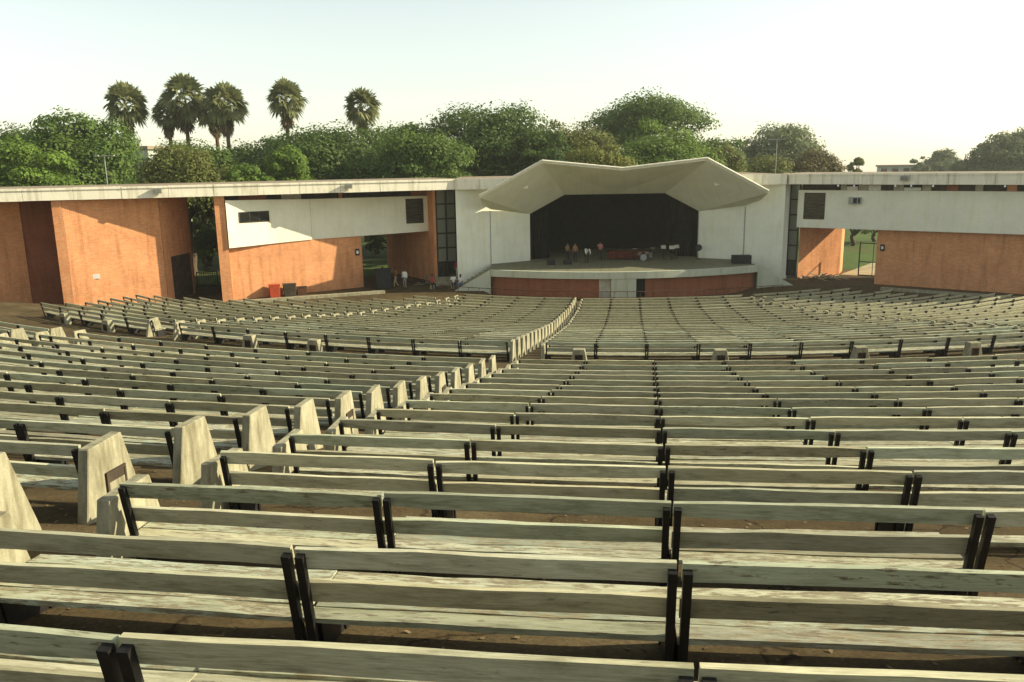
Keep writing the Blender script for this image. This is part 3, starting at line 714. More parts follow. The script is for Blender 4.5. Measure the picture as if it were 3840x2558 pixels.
sprism([(-2.35, front(-2.3)+.40), (-1.44, front(-1.4)+.40), (-1.44, front(-1.4)+.448), (-2.35, front(-2.3)+.448)], .4, FLZ-.53, 'door', 'pale_board')
# side stairs with sloping parapets
for sg in (-1, 1):
    ns = 9; run = .34
    s_ = empty('stair', (0, 0, 0)); s_.parent = st; s_['label'] = 'concrete stair from the floor up to the stage end'
    for k in range(ns):
        x0 = 11.15+run*k; z = FLZ-(FLZ-.75)*(k+1)/(ns+1)
        o = sprism([(sg*x0, -2.45), (sg*(x0+run-.004), -2.45), (sg*(x0+run-.004), .6), (sg*x0, .6)], GB, z, 'step', 'concrete', s_)
    mb = MB(); x1 = 11.12; x2 = 11.15+run*ns
    P = [SW(sg*x1, -2.80), SW(sg*x2, -2.80), SW(sg*x2, -2.47), SW(sg*x1, -2.47)]
    mb.prism(P, GB, [FLZ+.04, .95, .95, FLZ+.04]); mb.build('parapet', 'stage_rim', s_)
for c in list(st.children): c.location = Vector(c.location)-st.location

# ------------------------------------------------------------------ railing between seats and stage, gates, stage gear
ra = empty('hand_railing', (0, QC-28.3, .5), 0, 'thin dark steel railing curving in front of the first row', 'railing')
def rail_pt(ang, z): th = R(ang); return Vector((28.3*math.sin(th), QC-28.3*math.cos(th), z))
for z in (1.5, 1.05):
    mb = MB()
    for k in range(44):
        a0 = -29+k*59/44; a1 = a0+59/44; mb.tube(rail_pt(a0, z), rail_pt(a1, z), .028, n=6)
    o = mb.build('rail', 'rust', ra); o.location = -ra.location
for k in range(30):
    a0 = -29+k*2.035; mb = MB(); mb.tube(rail_pt(a0, .35), rail_pt(a0, 1.5), .024, n=6); o = mb.build('post', 'rust', ra); o.location = -ra.location
def gate(FR, u0, u1, d, z0, z1, label, bars, cross):
    p = FR((u0+u1)/2, d); g = empty('metal_gate', (*p, z0), 0, label, 'gate')
    def bar(ua, ub, za, zb, nm):
        mb = MB(); mb.prism([FR(ua, d-.03), FR(ub, d-.03), FR(ub, d+.03), FR(ua, d+.03)], za, zb); o = mb.build(nm, 'steel', g); o.location = -g.location
    s = 1 if u1 > u0 else -1
    for k in range(bars+1):
        u = u0+(u1-u0)*k/bars; w_ = .05 if k in (0, bars) else .025; bar(u-w_*s, u+w_*s, z0, z1, 'stile' if k in (0, bars) else 'bar')
    for f_ in cross: z = z0+(z1-z0)*f_; bar(u0+.05*s, u1-.05*s, z-.04, z+.04, 'cross_rail')
gate(RW_, 4.9, 7.2, 6.4, TERR, TERR+3.0, 'tall open-framed steel gate in the right passage', 2, (.02, .42, .97))
gate(LW_, 21.0, 19.3, 10.5, TERR, TERR+1.3, 'low barred gate closing the sunny passage to the park', 9, (.05, .95))

def on(t, q, z, rz, name, label, cat, group=None): return empty(name, (t, q, z), rz, label, cat, group)
# loudspeaker, monitors, drums, cloth-covered table
e = on(11.55, 71.9, FLZ+.035-.035, SA, 'loudspeaker', 'large black loudspeaker lying at the right end of the stage', 'loudspeaker')
mb = MB(); mb.box((-.78, -.35, 0), (.78, .35, .72)); bevel_me = mb.mesh('cabinet', 'amp_black'); link('cabinet', bevel(bevel_me, .03), e)
for x in (-.38, .38):
    mb = MB(); mb.tube((x, -.352, .36), (x, -.38, .36), .25, .27, 16); mb.build('cone', 'steel', e)
for i, (t, q, lab) in enumerate(((-4.6, 71.2, 'small black stage monitor near the left stage edge'), (-3.2, 71.6, 'small black stage monitor before the musicians'))):
    e = on(t, q, FLZ, SA+R(180), 'stage_monitor', lab, 'loudspeaker', 'stage monitors')
    mb = MB(); mb.add([(-.35,-.25,0),(.35,-.25,0),(.35,.3,0),(-.35,.3,0),(-.35,-.05,.42),(.35,-.05,.42),(.35,.3,.48),(-.35,.3,.48)], [(0,3,2,1),(4,5,6,7),(0,1,5,4),(1,2,6,5),(2,3,7,6),(3,0,4,7)])
    mb.build('cabinet', 'amp_black', e)
    mb = MB(); mb.box((-.3, -.2, .03), (.3, -.18, .3), 0, Matrix.Rotation(R(-25), 4, 'X')); mb.build('grille', 'steel', e)
e = on(1.9, 75.2, FLZ, SA, 'draped_table', 'long table under dark red cloth at the back of the stage', 'table')
mb = MB(); mb.box((-1.7, -.45, .72), (1.7, .45, .78)); mb.build('cloth_top', 'red_cloth', e)
mb = MB()
for k in range(24):
    x0 = -1.7+3.4*k/24; x1 = x0+3.4/24; y = -.46-.05*(k % 2); y1 = -.46-.05*((k+1) % 2)
    mb.prism([(x0, y), (x1, y1), (x1, y1+.03), (x0, y+.03)], .12, .775)
mb.build('cloth_skirt', 'red_cloth', e)
for x in (-1.5, 1.5):
    for y in (-.35, .35):
        mb = MB(); mb.tube((x, y, 0), (x, y, .72), .03, n=6); mb.build('leg', 'steel', e)
e = on(3.4, 74.2, FLZ, SA, 'drum_kit', 'drum kit with pale heads standing right of the musicians', 'drums')
for i, (x, y, z, r, h, ax) in enumerate(((0, 0, .3, .3, .4, 'y'), (-.35, -.1, .62, .17, .22, 'z'), (.3, -.1, .66, .16, .2, 'z'), (.65, .2, .45, .22, .4, 'z'))):
    mb = MB(); d = Vector((0, 1, 0)) if ax == 'y' else Vector((0, 0, 1)); c = Vector((x, y, z))
    mb.tube(c-d*h/2, c+d*h/2, r, n=16); dr_ = mb.build('drum', 'drum_shell', e)
    mb = MB(); mb.tube(c+d*h/2 if ax == 'z' else c-d*(h/2+.012), c+d*(h/2+.012) if ax == 'z' else c-d*h/2, r*.96, n=16); mb.build('drum_head', 'pole_grey', dr_)
for x, y, z in ((-.75, .1, 1.05), (.8, -.1, 1.1)):
    mb = MB(); mb.tube((x, y, 0), (x, y, z), .015, n=6); sdd = mb.build('stand', 'steel', e)
    mb = MB(); mb.tube((x, y, z), (x, y, z+.02), .24, .2, 16); mb.build('cymbal', 'pale_board', sdd)
for x in (-.35, .3):
    mb = MB(); mb.tube((x, -.05, .3), (x, -.1, .55), .015, n=5); mb.build('stand', 'steel', e)
for i, (t, q) in enumerate(((5.2, 74.6), (5.9, 74.2), (6.4, 75.0))):
    e = on(t, q, FLZ, random.random(), 'music_stand', ('pale music stand nearest the drum kit', 'pale music stand between the two others on stage', 'pale music stand farthest from the drum kit')[i], 'stand', 'music stands')
    mb = MB(); mb.tube((0, 0, .1), (0, 0, 1.05), .015, n=6); mb.build('pole', 'steel', e)
    mb = MB(); mb.box((-.24, -.02, 0), (.24, 0, .32), 0, Matrix.Translation((0, -.02, 1.0)) @ Matrix.Rotation(R(-20), 4, 'X')); mb.build('desk', 'pale_board', e)
    for k in range(3):
        a = 2.1*k; mb = MB(); mb.tube((0, 0, .25), (.28*math.cos(a), .28*math.sin(a), 0), .01, n=5); mb.build('foot', 'steel', e)
# floor lamp on a stand by the right of the opening
p = SW(7.35, 2.6); e = on(*p, FLZ, SA, 'stage_lamp', 'round black stage lamp on a short stand by the right white wall', 'lamp')
mb = MB(); mb.tube((0, 0, 0), (0, 0, .8), .03, n=8); mb.tube((0, 0, 0), (0, 0, .03), .2, n=12); mb.build('stand', 'steel', e)
mb = MB(); mb.tube((0, -.22, 1.05), (0, .2, 1.05), .3, .2, 14); mb.build('lamp_head', 'amp_black', e)
# bins by the sunny wall, dark cabinet in the passage
def ubox(FR, u, d, z, s, name, label, cat, matn, lid):
    p = FR(u, d); rz = math.atan2(-DL[1], -DL[0]) if FR is LW_ else math.atan2(DR[1], DR[0]); e = empty(name, (*p, z), rz, label, cat)
    mb = MB(); x, y, h = s; mb.add([(-x*.9,-y*.9,0),(x*.9,-y*.9,0),(x*.9,y*.9,0),(-x*.9,y*.9,0),(-x,-y,h),(x,-y,h),(x,y,h),(-x,y,h)], [(0,3,2,1),(4,5,6,7),(0,1,5,4),(1,2,6,5),(2,3,7,6),(3,0,4,7)])
    me = mb.mesh('body', matn); link('body', bevel(me, .02), e)
    mb = MB(); mb.box((-x*1.05, -y*1.05, h+.001), (x*1.05, y*1.05, h+.06)); mb.build('lid', lid, e)
ubox(LW_, 15.2, .9, TERR, (.42, .35, 1.0), 'waste_bin', 'red waste bin against the brick wall', 'bin', 'red_paint', 'red_paint')
ubox(LW_, 14.0, 1.1, TERR, (.5, .35, .95), 'storage_crate', 'dark crate next to the red bin', 'crate', 'dark_timber', 'dark_timber')
ubox(LW_, 13.0, 1.4, TERR, (.4, .3, .6), 'storage_crate', 'low dark crate past the taller one by the red bin', 'crate', 'rust', 'dark_timber')
ubox(LW_, 6.2, 1.3, TERR, (.62, .4, 1.7), 'equipment_cabinet', 'tall black equipment cabinet in the left passage mouth', 'cabinet', 'amp_black', 'amp_black')
# heaps of planks and rubble
def heap(c, n, r, label, mats):
    e = empty('debris_heap', (*c, gz(*c)), 0, label, 'debris')
    for k in range(n):
        a = random.uniform(0, 6.28); rr = r*math.sqrt(random.random()); L_ = random.uniform(.5, 1.7)
        mb = MB(); M = Matrix.Translation((rr*math.cos(a), rr*math.sin(a)*.6, .08+.3*random.random()*(1-rr/r)+.02)) @ Matrix.Rotation(random.uniform(0, 3.14), 4, 'Z') @ Matrix.Rotation(random.gauss(0, .22), 4, 'Y')
        mb.box((-L_/2, -.06, -.025), (L_/2, .06, .025), 0, M); mb.build('plank', random.choice(mats), e)
heap((18.9, 74.6), 26, 1.9, 'heap of loose pale planks and rubble in the right passage', ['pale_board', 'dark_timber', 'concrete', 'worn_board'])
heap((-15.6, 70.8), 12, 1.0, 'pile of grey boards beside the brick passage wall', ['concrete', 'dark_timber'])

# ------------------------------------------------------------------ trees
def leaf_mesh(name, mat, pos, nrm, size, tint, aspect=.62):
    n = len(pos); rs = rng
    up_ = rs.normal(size=(n, 3)); tx = np.cross(nrm, up_); tx /= np.linalg.norm(tx, axis=1, keepdims=True)+1e-9
    ty = np.cross(nrm, tx); s = size[:, None]
    a = pos-tx*s*.5; b = pos+tx*s*.5
    V = np.stack([a, pos-ty*s*aspect*.5+tx*s*.1, b, pos+ty*s*aspect*.5-tx*s*.05], 1).reshape(-1, 3)
    me = bpy.data.meshes.new(name); me.vertices.add(4*n); me.vertices.foreach_set('co', V.astype(np.float32).ravel())
    me.loops.add(4*n); me.loops.foreach_set('vertex_index', np.arange(4*n, dtype=np.int32))
    me.polygons.add(n); me.polygons.foreach_set('loop_start', np.arange(0, 4*n, 4, dtype=np.int32))
    at = me.attributes.new('tint', 'FLOAT', 'FACE'); at.data.foreach_set('value', np.clip(tint, 0, 1).astype(np.float32))
    me.materials.append(MATS[mat]); me.update(); me.validate(); return me
def limb(mb, a, b, r0, r1, sag=.0, seg=4):
    a = Vector(a); b = Vector(b); prev = a; pr = r0
    for k in range(1, seg+1):
        f = k/seg; p = a.lerp(b, f)+Vector((random.gauss(0, .08), random.gauss(0, .08), sag*math.sin(math.pi*f)))*(f < 1)
        r = r0+(r1-r0)*f; mb.tube(prev, p, pr, r, 7, caps=False); prev, pr = p, r
def tree(name, t, q, zc, rx, ry, rz, ncl, nleaf, leaf, mat, label, group, cl=.40, droop=0., flat=0., holes=0.):
    """zc: crown centre height; clumps of leaves fill an uneven ellipsoid"""
    g = gz(t, q); root = empty(name, (t, q, g), 0, label, 'tree', group)
    cen = []
    for k in range(ncl):
        for _ in range(30):
            v = rng.normal(size=3); v /= np.linalg.norm(v)
            r = rng.uniform(.42, .86) if k > ncl*.15 else rng.uniform(0, .4)
            if v[2] < -.55: continue
            if flat and v[2] > 0: v[2] *= (1-flat)
            p = v*r*np.array([rx, ry, rz])
            if all(np.linalg.norm((p-c)/np.array([rx, ry, rz])) > .22 for c in cen): break
        if k > ncl*.8: p = p/(np.linalg.norm(p/np.array([rx, ry, rz]))+1e-6)*rng.uniform(.80, .94)
        cen.append(p)
    cen = np.array(cen); rad = rng.uniform(.7, 1.25, ncl)*cl*min(rx, rz*1.2); rad[int(ncl*.8)+1:] *= .55; rad = np.clip(rad, .45, 3.4)
    wts = rad**2; wts /= wts.sum(); cnt = (wts*nleaf).astype(int)
    P, Nn, S, T = [], [], [], []
    for c, r, m in zip(cen, rad, cnt):
        v = rng.normal(size=(m, 3)); v /= np.linalg.norm(v, axis=1, keepdims=True)
        v[:, 2] = np.where(v[:, 2] < -.35, -v[:, 2]*.6, v[:, 2])
        rr = r*(rng.uniform(.35, 1.0, m)**.55)*(1+.22*rng.normal(size=m)*(rng.random(m) < .03))
        lump = 1+.18*np.sin(v[:, 0]*5+c[0])*np.cos(v[:, 1]*4+c[1]*2)
        p = c+v*(rr*lump)[:, None]*np.array([1.12, 1.12, .82])
        p[:, 2] -= droop*np.abs(rng.normal(size=m))*r*.6
        nn = v*.85+rng.normal(size=(m, 3))*.36+np.array([0, 0, .35]); nn /= np.linalg.norm(nn, axis=1, keepdims=True)
        P.append(p); Nn.append(nn); S.append(leaf*rng.uniform(.6, 1.45, m)); T.append(np.clip(rng.normal(.45, .2, m)+rng.normal(0, .12), 0, 1))
    P = np.concatenate(P); P[:, 2] += zc-g
    keep = P[:, 2] > .2
    P = P[keep]; Nn = np.concatenate(Nn)[keep]; S = np.concatenate(S)[keep]; T = np.concatenate(T)[keep]
    link('crown', leaf_mesh('crown', mat, P, Nn, S, T), root)
    mb = MB(); base_h = max(1.2, (zc-g)-rz*.55); tr = max(.16, .05*rz+.03*rx)
    limb(mb, (0, 0, -.3), (random.gauss(0, .3), random.gauss(0, .3), base_h), tr*1.25, tr*.8, seg=5)
    order = np.argsort(-rad)[:7]
    for k in order: limb(mb, (0, 0, base_h*.97), (cen[k][0], cen[k][1], cen[k][2]+zc-g), tr*.6, tr*.12)
    mb.build('trunk', 'bark', root, True)
    return root
BG = 'broadleaf trees behind the building'
# name, t, q, top z, half width, crown height, clumps, leaves, leaf size, material, label
TR = [
 ('broadleaf_tree', -51.5, 70.5, 15.0, 4.3, 11, 26, 9000, .40, 'leaf_bright', 'bright green leafy tree behind the far end of the sunny roof'),
 ('broadleaf_tree', -55.0, 83.0, 17.9, 6.4, 13.5, 40, 15000, .46, 'leaf_mid', 'big dense tree left of the palms, rising over a brighter one'),
 ('broadleaf_tree', -40.2, 77.0, 14.0, 4.7, 10, 30, 11000, .36, 'leaf_olive', 'soft olive-green willowy tree in front of the palm cluster'),
 ('broadleaf_tree', -35.0, 79.0, 12.9, 2.9, 9, 18, 6000, .36, 'leaf_bright', 'small bright tree between the olive tree and a rounder bright tree'),
 ('broadleaf_tree', -32.2, 82.0, 13.5, 2.9, 9, 18, 6500, .38, 'leaf_bright', 'round bright green tree in front of the wide dark tree'),
 ('broadleaf_tree', -32.4, 95.5, 16.7, 9.6, 13.5, 48, 17000, .48, 'leaf_dark', 'wide dark flat-topped tree below the two single palms'),
 ('broadleaf_tree', -47.0, 92.0, 14.2, 6.0, 11, 30, 10000, .46, 'leaf_mid', 'mid-green tree at the feet of the palm cluster'),
 ('broadleaf_tree', -25.0, 104.0, 16.4, 6.5, 13, 34, 11000, .48, 'leaf_mid', 'green tree behind the yellowish one, under the lone palm'),
 ('broadleaf_tree', -7.0, 98.0, 15.6, 4.8, 13, 24, 8000, .44, 'leaf_dark', 'dark lower tree tucked between dome and olive trees'),
 ('broadleaf_tree', 14.8, 118.0, 15.2, 5.0, 12, 24, 8000, .46, 'leaf_mid', 'green tree filling in right of the feathery bright one'),
 ('broadleaf_tree', 21.5, 112.0, 12.2, 4.2, 9, 20, 7000, .46, 'leaf_olive', 'low olive tree before the light pole right of the canopy'),
 ('broadleaf_tree', -64.0, 88.0, 15.5, 6.0, 12, 30, 9000, .46, 'leaf_dark', 'dark tree at the far end past the bright leafy one'),
 ('broadleaf_tree', -41.5, 98.0, 15.2, 6.5, 12, 34, 12000, .46, 'leaf_dark', 'dark tree filling the space between the palm cluster and the wide flat one'),
 ('broadleaf_tree', -20.0, 88.5, 15.9, 5.6, 11.5, 34, 12000, .42, 'leaf_mid', 'yellowish mid-green rounded tree left of the tallest dark mass'),
 ('broadleaf_tree', -14.2, 103.5, 18.6, 8.3, 16, 46, 17000, .5, 'leaf_dark', 'massive dark green dome-shaped tree left of the canopy'),
 ('broadleaf_tree', -3.9, 102.5, 17.8, 5.6, 13, 36, 11500, .44, 'leaf_olive', 'brownish olive tree between the dark dome and the tallest tree'),
 ('broadleaf_tree', 6.2, 122.0, 21.5, 8.4, 12, 34, 9500, .5, 'leaf_mid', 'tallest spreading tree with sky showing through its crown'),
 ('broadleaf_tree', -1.2, 92.5, 13.7, 4.0, 9, 22, 9000, .38, 'leaf_yellow', 'yellow-green drooping tree right behind the stage canopy'),
 ('broadleaf_tree', 7.0, 103.5, 16.4, 6.7, 13, 40, 14500, .44, 'leaf_bright', 'bright feathery green tree below the tallest tree'),
 ('broadleaf_tree', 13.9, 106.0, 13.8, 3.4, 10, 18, 6500, .42, 'leaf_olive', 'olive tree at the right shoulder of the canopy'),
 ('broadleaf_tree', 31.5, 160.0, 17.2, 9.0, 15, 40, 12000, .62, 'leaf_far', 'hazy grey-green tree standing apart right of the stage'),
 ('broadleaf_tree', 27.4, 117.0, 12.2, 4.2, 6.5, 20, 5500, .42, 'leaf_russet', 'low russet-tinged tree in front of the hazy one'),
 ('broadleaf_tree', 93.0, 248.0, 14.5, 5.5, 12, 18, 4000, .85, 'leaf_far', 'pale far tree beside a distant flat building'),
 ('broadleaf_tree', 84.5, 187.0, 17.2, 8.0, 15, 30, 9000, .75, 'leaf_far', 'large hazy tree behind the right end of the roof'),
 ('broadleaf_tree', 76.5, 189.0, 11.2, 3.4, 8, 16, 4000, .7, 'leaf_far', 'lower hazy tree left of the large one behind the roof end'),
]
for nm, t, q, top, hw, ch, ncl, nl, ls, mt, lab in TR:
    tree(nm, t, q, top-ch/2, hw, hw*.9, ch/2, int(ncl*1.5), int(nl*2.8), ls*.70, mt, lab, BG, droop=.5 if mt in ('leaf_olive', 'leaf_yellow') else 0., flat=.25 if 'flat' in lab or 'tallest' in lab else 0.)
tree('broadleaf_tree', 32.5, 5.6, 21.0, 3.6, 3.4, 4.0, 30, 12000, .34, 'leaf_mid', 'unseen tree added past the right edge of the seating to shade the top rows', None)  # added out of view, placed and sized for its shadow on the near benches
# small things on the skyline
tree('flowering_bush', -10.6, 86.5, 8.6, 1.5, 1.3, 1.4, 10, 1800, .3, 'leaf_red', 'small red-flowering bush showing over the roof left of the canopy', None)
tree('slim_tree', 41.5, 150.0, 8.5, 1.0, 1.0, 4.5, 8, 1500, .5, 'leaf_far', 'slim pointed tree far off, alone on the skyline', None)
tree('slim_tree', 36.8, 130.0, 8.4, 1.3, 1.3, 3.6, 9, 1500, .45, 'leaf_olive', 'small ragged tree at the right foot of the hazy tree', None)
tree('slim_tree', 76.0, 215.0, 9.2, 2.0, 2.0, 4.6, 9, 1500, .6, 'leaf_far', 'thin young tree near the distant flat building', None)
# greenery seen through the passages
for t, q, h, r, lab in ((-40.6, 81.0, 4.4, 3.0, 'dense shrub against the back of the sunny passage'), (-42.5, 84.5, 8.5, 3.6, 'tall dark shrub closing the view through the sunny gap'), (-27.0, 96.0, 7.0, 4.0, 'dark shrub mass behind the left passage'), (-37.5, 84.0, 3.2, 2.6, 'dark shrub filling the view through the sunny passage'), (-33.0, 88.5, 4.0, 3.0, 'tall shrub behind the sunny passage gate'), (-24.0, 92.0, 3.6, 3.0, 'shrub beyond the left passage by the cabinet'), (33.5, 108, 4.6, 3.6, 'shrub on the lawn past the right passage'), (29.5, 103, 5.2, 3.6, 'broad shrub on the lawn behind the steel gate')):
    tree('shrub', t, q, 1.0+h*.55, r, r*.8, h*.55, 14, 3500, .34, 'leaf_mid', lab, None)

# ------------------------------------------------------------------ palms
def fan(mbs, o, d, ln, blade, seed, nb=13):
    """one fan leaf: petiole then radiating blades"""
    d = d.normalized(); side = d.cross(Vector((0, 0, 1)))
    if side.length < .05: side = Vector((1, 0, 0))
    side.normalize(); nrm = side.cross(d); ro = random.uniform(-.95, .95)
    side, nrm = side*math.cos(ro)+nrm*math.sin(ro), nrm*math.cos(ro)-side*math.sin(ro)
    hub = o+d*ln; V, Fc = mbs; i0 = len(V)
    w_ = .025; V += [tuple(o-side*w_), tuple(o+side*w_), tuple(hub+side*w_), tuple(hub-side*w_)]; Fc.append((i0, i0+1, i0+2, i0+3))
    for k in range(nb):
        a = (k/(nb-1)-.5)*2.7+random.gauss(0, .05); L_ = blade*(1-.16*abs(k/(nb-1)-.5)*2)*random.uniform(.85, 1.1)
        v = d*math.cos(a)+side*math.sin(a)+nrm*.12*math.sin(k*2.1); px = v.cross(nrm).normalized()*random.uniform(.08, .12)*blade/1.1
        m_ = hub+v*L_*.6-Vector((0, 0, .05*L_)); dz = .06+.28*max(0., 1-max(0., d.z)*1.15); m_.z += .05*L_*d.z; tip = hub+v*L_*.95-Vector((0, 0, dz*L_+.06*random.random()))
        i = len(V); V += [tuple(hub-px*.5), tuple(hub+px*.5), tuple(m_+px), tuple(m_-px), tuple(tip)]
        Fc += [(i, i+1, i+2, i+3), (i+3, i+2, i+4)]
def palm(t, q, top, wid, label, nf=66):
    g = gz(t, q); root = empty('fan_palm', (t, q, g), 0, label, 'palm', 'tall fan palms beyond the building')
    wid *= 1.32; hc = top-g-wid*.52; k = wid/5.6
    mb = MB(); prev = Vector((0, 0, -.3)); lean = Vector((random.gauss(0, .25), random.gauss(0, .25), 0))
    for i in range(1, 9):
        p = lean*(i/8)**2+Vector((0, 0, hc*i/8)); mb.tube(prev, p, .36-.014*i+.1*(i == 1), .36-.014*(i+1), 9, caps=False); prev = p
    mb.build('trunk', 'palm_trunk', root, True); o = prev
    for nm, mt, cnt, el0, el1 in (('crown', 'palm_green', nf, -52, 90), ('dead_skirt', 'palm_dead', 34, -88, -68)):
        V, Fc = [], []
        for i in range(cnt):
            f = (i+.5)/cnt; el = R(el0+(el1-el0)*(f**.95)+random.gauss(0, 5)); az = i*2.39996+random.gauss(0, .15)
            d = Vector((math.cos(az)*math.cos(el), math.sin(az)*math.cos(el), math.sin(el)))
            st_ = o+Vector((0, 0, (.25 if nm == 'crown' else -.2-1.5*random.random())*k))
            fan((V, Fc), st_, d, (1.35 if nm == 'crown' else .75)*k*random.uniform(.85, 1.12), (1.42 if nm == 'crown' else 1.0)*k*random.uniform(.85, 1.15), i)
        me = bpy.data.meshes.new(nm); me.from_pydata(V, [], Fc); me.materials.append(MATS[mt])
        at = me.attributes.new('tint', 'FLOAT', 'FACE'); at.data.foreach_set('value', np.clip(np.repeat(rng.normal(.5, .22, cnt), 27)[:len(me.polygons)], 0, 1).astype(np.float32))
        link(nm, me, root)
palm(-64.0, 108.6, 22.9, 5.1, 'thick-headed fan palm at the left end of the palm cluster')
palm(-60.0, 112.5, 21.0, 3.8, 'fan palm half hidden beside the tallest palm')
palm(-57.2, 111.5, 24.0, 5.5, 'tallest fan palm in the middle of the cluster')
palm(-53.4, 112.8, 21.2, 4.0, 'fan palm just right of the tallest palm')
palm(-50.4, 109.4, 22.6, 5.0, 'fan palm at the right end of the palm cluster')
palm(-42.8, 110.9, 22.9, 4.5, 'single slender fan palm with a brown skirt right of the cluster')
palm(-32.7, 111.8, 21.7, 4.4, 'lone fan palm nearest the dark dome-shaped tree')

# ------------------------------------------------------------------ far buildings, light poles
def far_building(t, q, w_, d_, h, label, rows, cols):
    e = empty('distant_building', (t, q, 1.0), R(-15), label, 'building')
    mb = MB(); mb.box((-w_/2, -d_/2, -.5), (w_/2, d_/2, h)); mb.build('wall', 'far_block', e)
    mb = MB(); mb.box((-w_/2-.4, -d_/2-.4, h), (w_/2+.4, d_/2+.4, h+.5)); mb.build('roof', 'roof_felt', e)
    for i in range(cols):
        for j in range(rows):
            x = -w_/2+w_*(i+.5)/cols; z = h*(j+.5)/rows; mb = MB(); mb.box((x-.8, -d_/2-.06, z-.7), (x+.8, -d_/2-.005, z+.8)); mb.build('window', 'glass_dark', e)
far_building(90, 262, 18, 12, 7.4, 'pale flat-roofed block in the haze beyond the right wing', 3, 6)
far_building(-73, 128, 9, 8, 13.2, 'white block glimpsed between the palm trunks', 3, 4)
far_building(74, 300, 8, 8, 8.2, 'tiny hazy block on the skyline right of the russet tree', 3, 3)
def pole(t, q, top, label):
    g = gz(t, q); e = empty('light_pole', (t, q, g), 0, label, 'light pole')
    mb = MB(); mb.tube((0, 0, -.2), (0, 0, top-g), .06, .04, 8); mb.build('pole', 'pole_grey', e)
    mb = MB(); mb.tube((-.75, 0, top-g-.03), (.75, 0, top-g+.05), .035, .035, 6); mb.build('arm', 'pole_grey', e)
    for x in (-.75, .75):
        mb = MB(); mb.box((x-.2, -.1, top-g-.02), (x+.2, .1, top-g+.08)); mb.build('lamp_head', 'pole_grey', e)
pole(-44.7, 71.5, 12.5, 'grey light pole behind the sunny roof, against the left trees')
pole(18.7, 96.0, 13.4, 'thin light pole right of the canopy before the hazy tree')

# ------------------------------------------------------------------ people
SKINS = {'skin_dark': (.09, .05, .03), 'skin_mid': (.22, .12, .075)}
for k, c in SKINS.items(): plain(k, c, .1, 5, .6, .3)
CLOTH = {'shirt_white': (.72, .70, .64), 'shirt_grey': (.18, .19, .22), 'shirt_red': (.32, .06, .045), 'shirt_brown': (.28, .15, .07), 'jeans_blue': (.07, .12, .19), 'trousers_khaki': (.42, .36, .20), 'trousers_dark': (.025, .025, .03), 'trousers_grey': (.22, .21, .19), 'hair_black': (.012, .010, .009), 'shoe_dark': (.03, .025, .02), 'shirt_pink': (.40, .17, .13)}
for k, c in CLOTH.items(): plain(k, c, .15, 6, .85, .15)
def J(pose):
    j = {'pel': (0, 0, .93), 'sp': (0, 0, 1.12), 'ch': (0, 0, 1.32), 'nk': (0, .01, 1.47), 'hd': (0, .03, 1.58), 'ht': (0, .02, 1.69)}
    for s, n in ((-1, 'l'), (1, 'r')):
        j.update({'sh'+n: (.17*s, 0, 1.40), 'el'+n: (.23*s, -.03, 1.13), 'wr'+n: (.25*s, .06, .90), 'ha'+n: (.25*s, .09, .80),
                  'hp'+n: (.09*s, 0, .88), 'kn'+n: (.10*s, .03, .49), 'an'+n: (.10*s, -.02, .09), 'to'+n: (.12*s, .14, .04)})
    if pose == 'walk':
        j.update({'knl': (-.10, .14, .50), 'anl': (-.10, .18, .09), 'tol': (-.11, .34, .05), 'knr': (.10, -.04, .49), 'anr': (.10, -.26, .12), 'tor': (.11, -.12, .05), 'wrl': (-.24, -.1, .9), 'hal': (-.24, -.13, .81), 'wrr': (.25, .18, .93), 'har': (.25, .24, .85)})
    if pose == 'sit':
        dz = -.46
        for k in ('pel', 'sp', 'ch', 'nk', 'hd', 'ht', 'shl', 'shr', 'ell', 'elr'): x, y, z = j[k]; j[k] = (x, y+(.06 if z > 1.2 else 0), z+dz)
        for s, n in ((-1, 'l'), (1, 'r')):
            j.update({'hp'+n: (.1*s, .02, .43), 'kn'+n: (.14*s, .42, .47), 'an'+n: (.13*s, .40, .08), 'to'+n: (.15*s, .56, .04), 'el'+n: (.25*s, .05, .72), 'wr'+n: (.16*s, .27, .60), 'ha'+n: (.12*s, .36, .56)})
    if pose == 'bend':
        j.update({'sp': (0, .10, 1.09), 'ch': (0, .27, 1.21), 'nk': (0, .40, 1.28), 'hd': (0, .50, 1.33), 'ht': (0, .59, 1.38)})
        for s, n in ((-1, 'l'), (1, 'r')): j.update({'sh'+n: (.17*s, .32, 1.24), 'el'+n: (.22*s, .42, .98), 'wr'+n: (.15*s, .56, .82), 'ha'+n: (.12*s, .62, .75)})
    if pose == 'arm':
        j.update({'elr': (.30, .16, 1.22), 'wrr': (.22, .38, 1.30), 'har': (.2, .46, 1.33)})
    return j
RAD = {'pel': .135, 'sp': .125, 'ch': .15, 'nk': .055, 'hd': .085, 'ht': .062, 'sh': .075, 'el': .046, 'wr': .034, 'ha': .034, 'hp': .098, 'kn': .062, 'an': .044, 'to': .036}
BONES = [('pel', 'sp'), ('sp', 'ch'), ('ch', 'nk'), ('nk', 'hd'), ('hd', 'ht')]+[(a+n if a not in ('ch', 'pel') else a, b+n) for n in 'lr' for a, b in (('ch', 'sh'), ('sh', 'el'), ('el', 'wr'), ('wr', 'ha'), ('pel', 'hp'), ('hp', 'kn'), ('kn', 'an'), ('an', 'to'))]
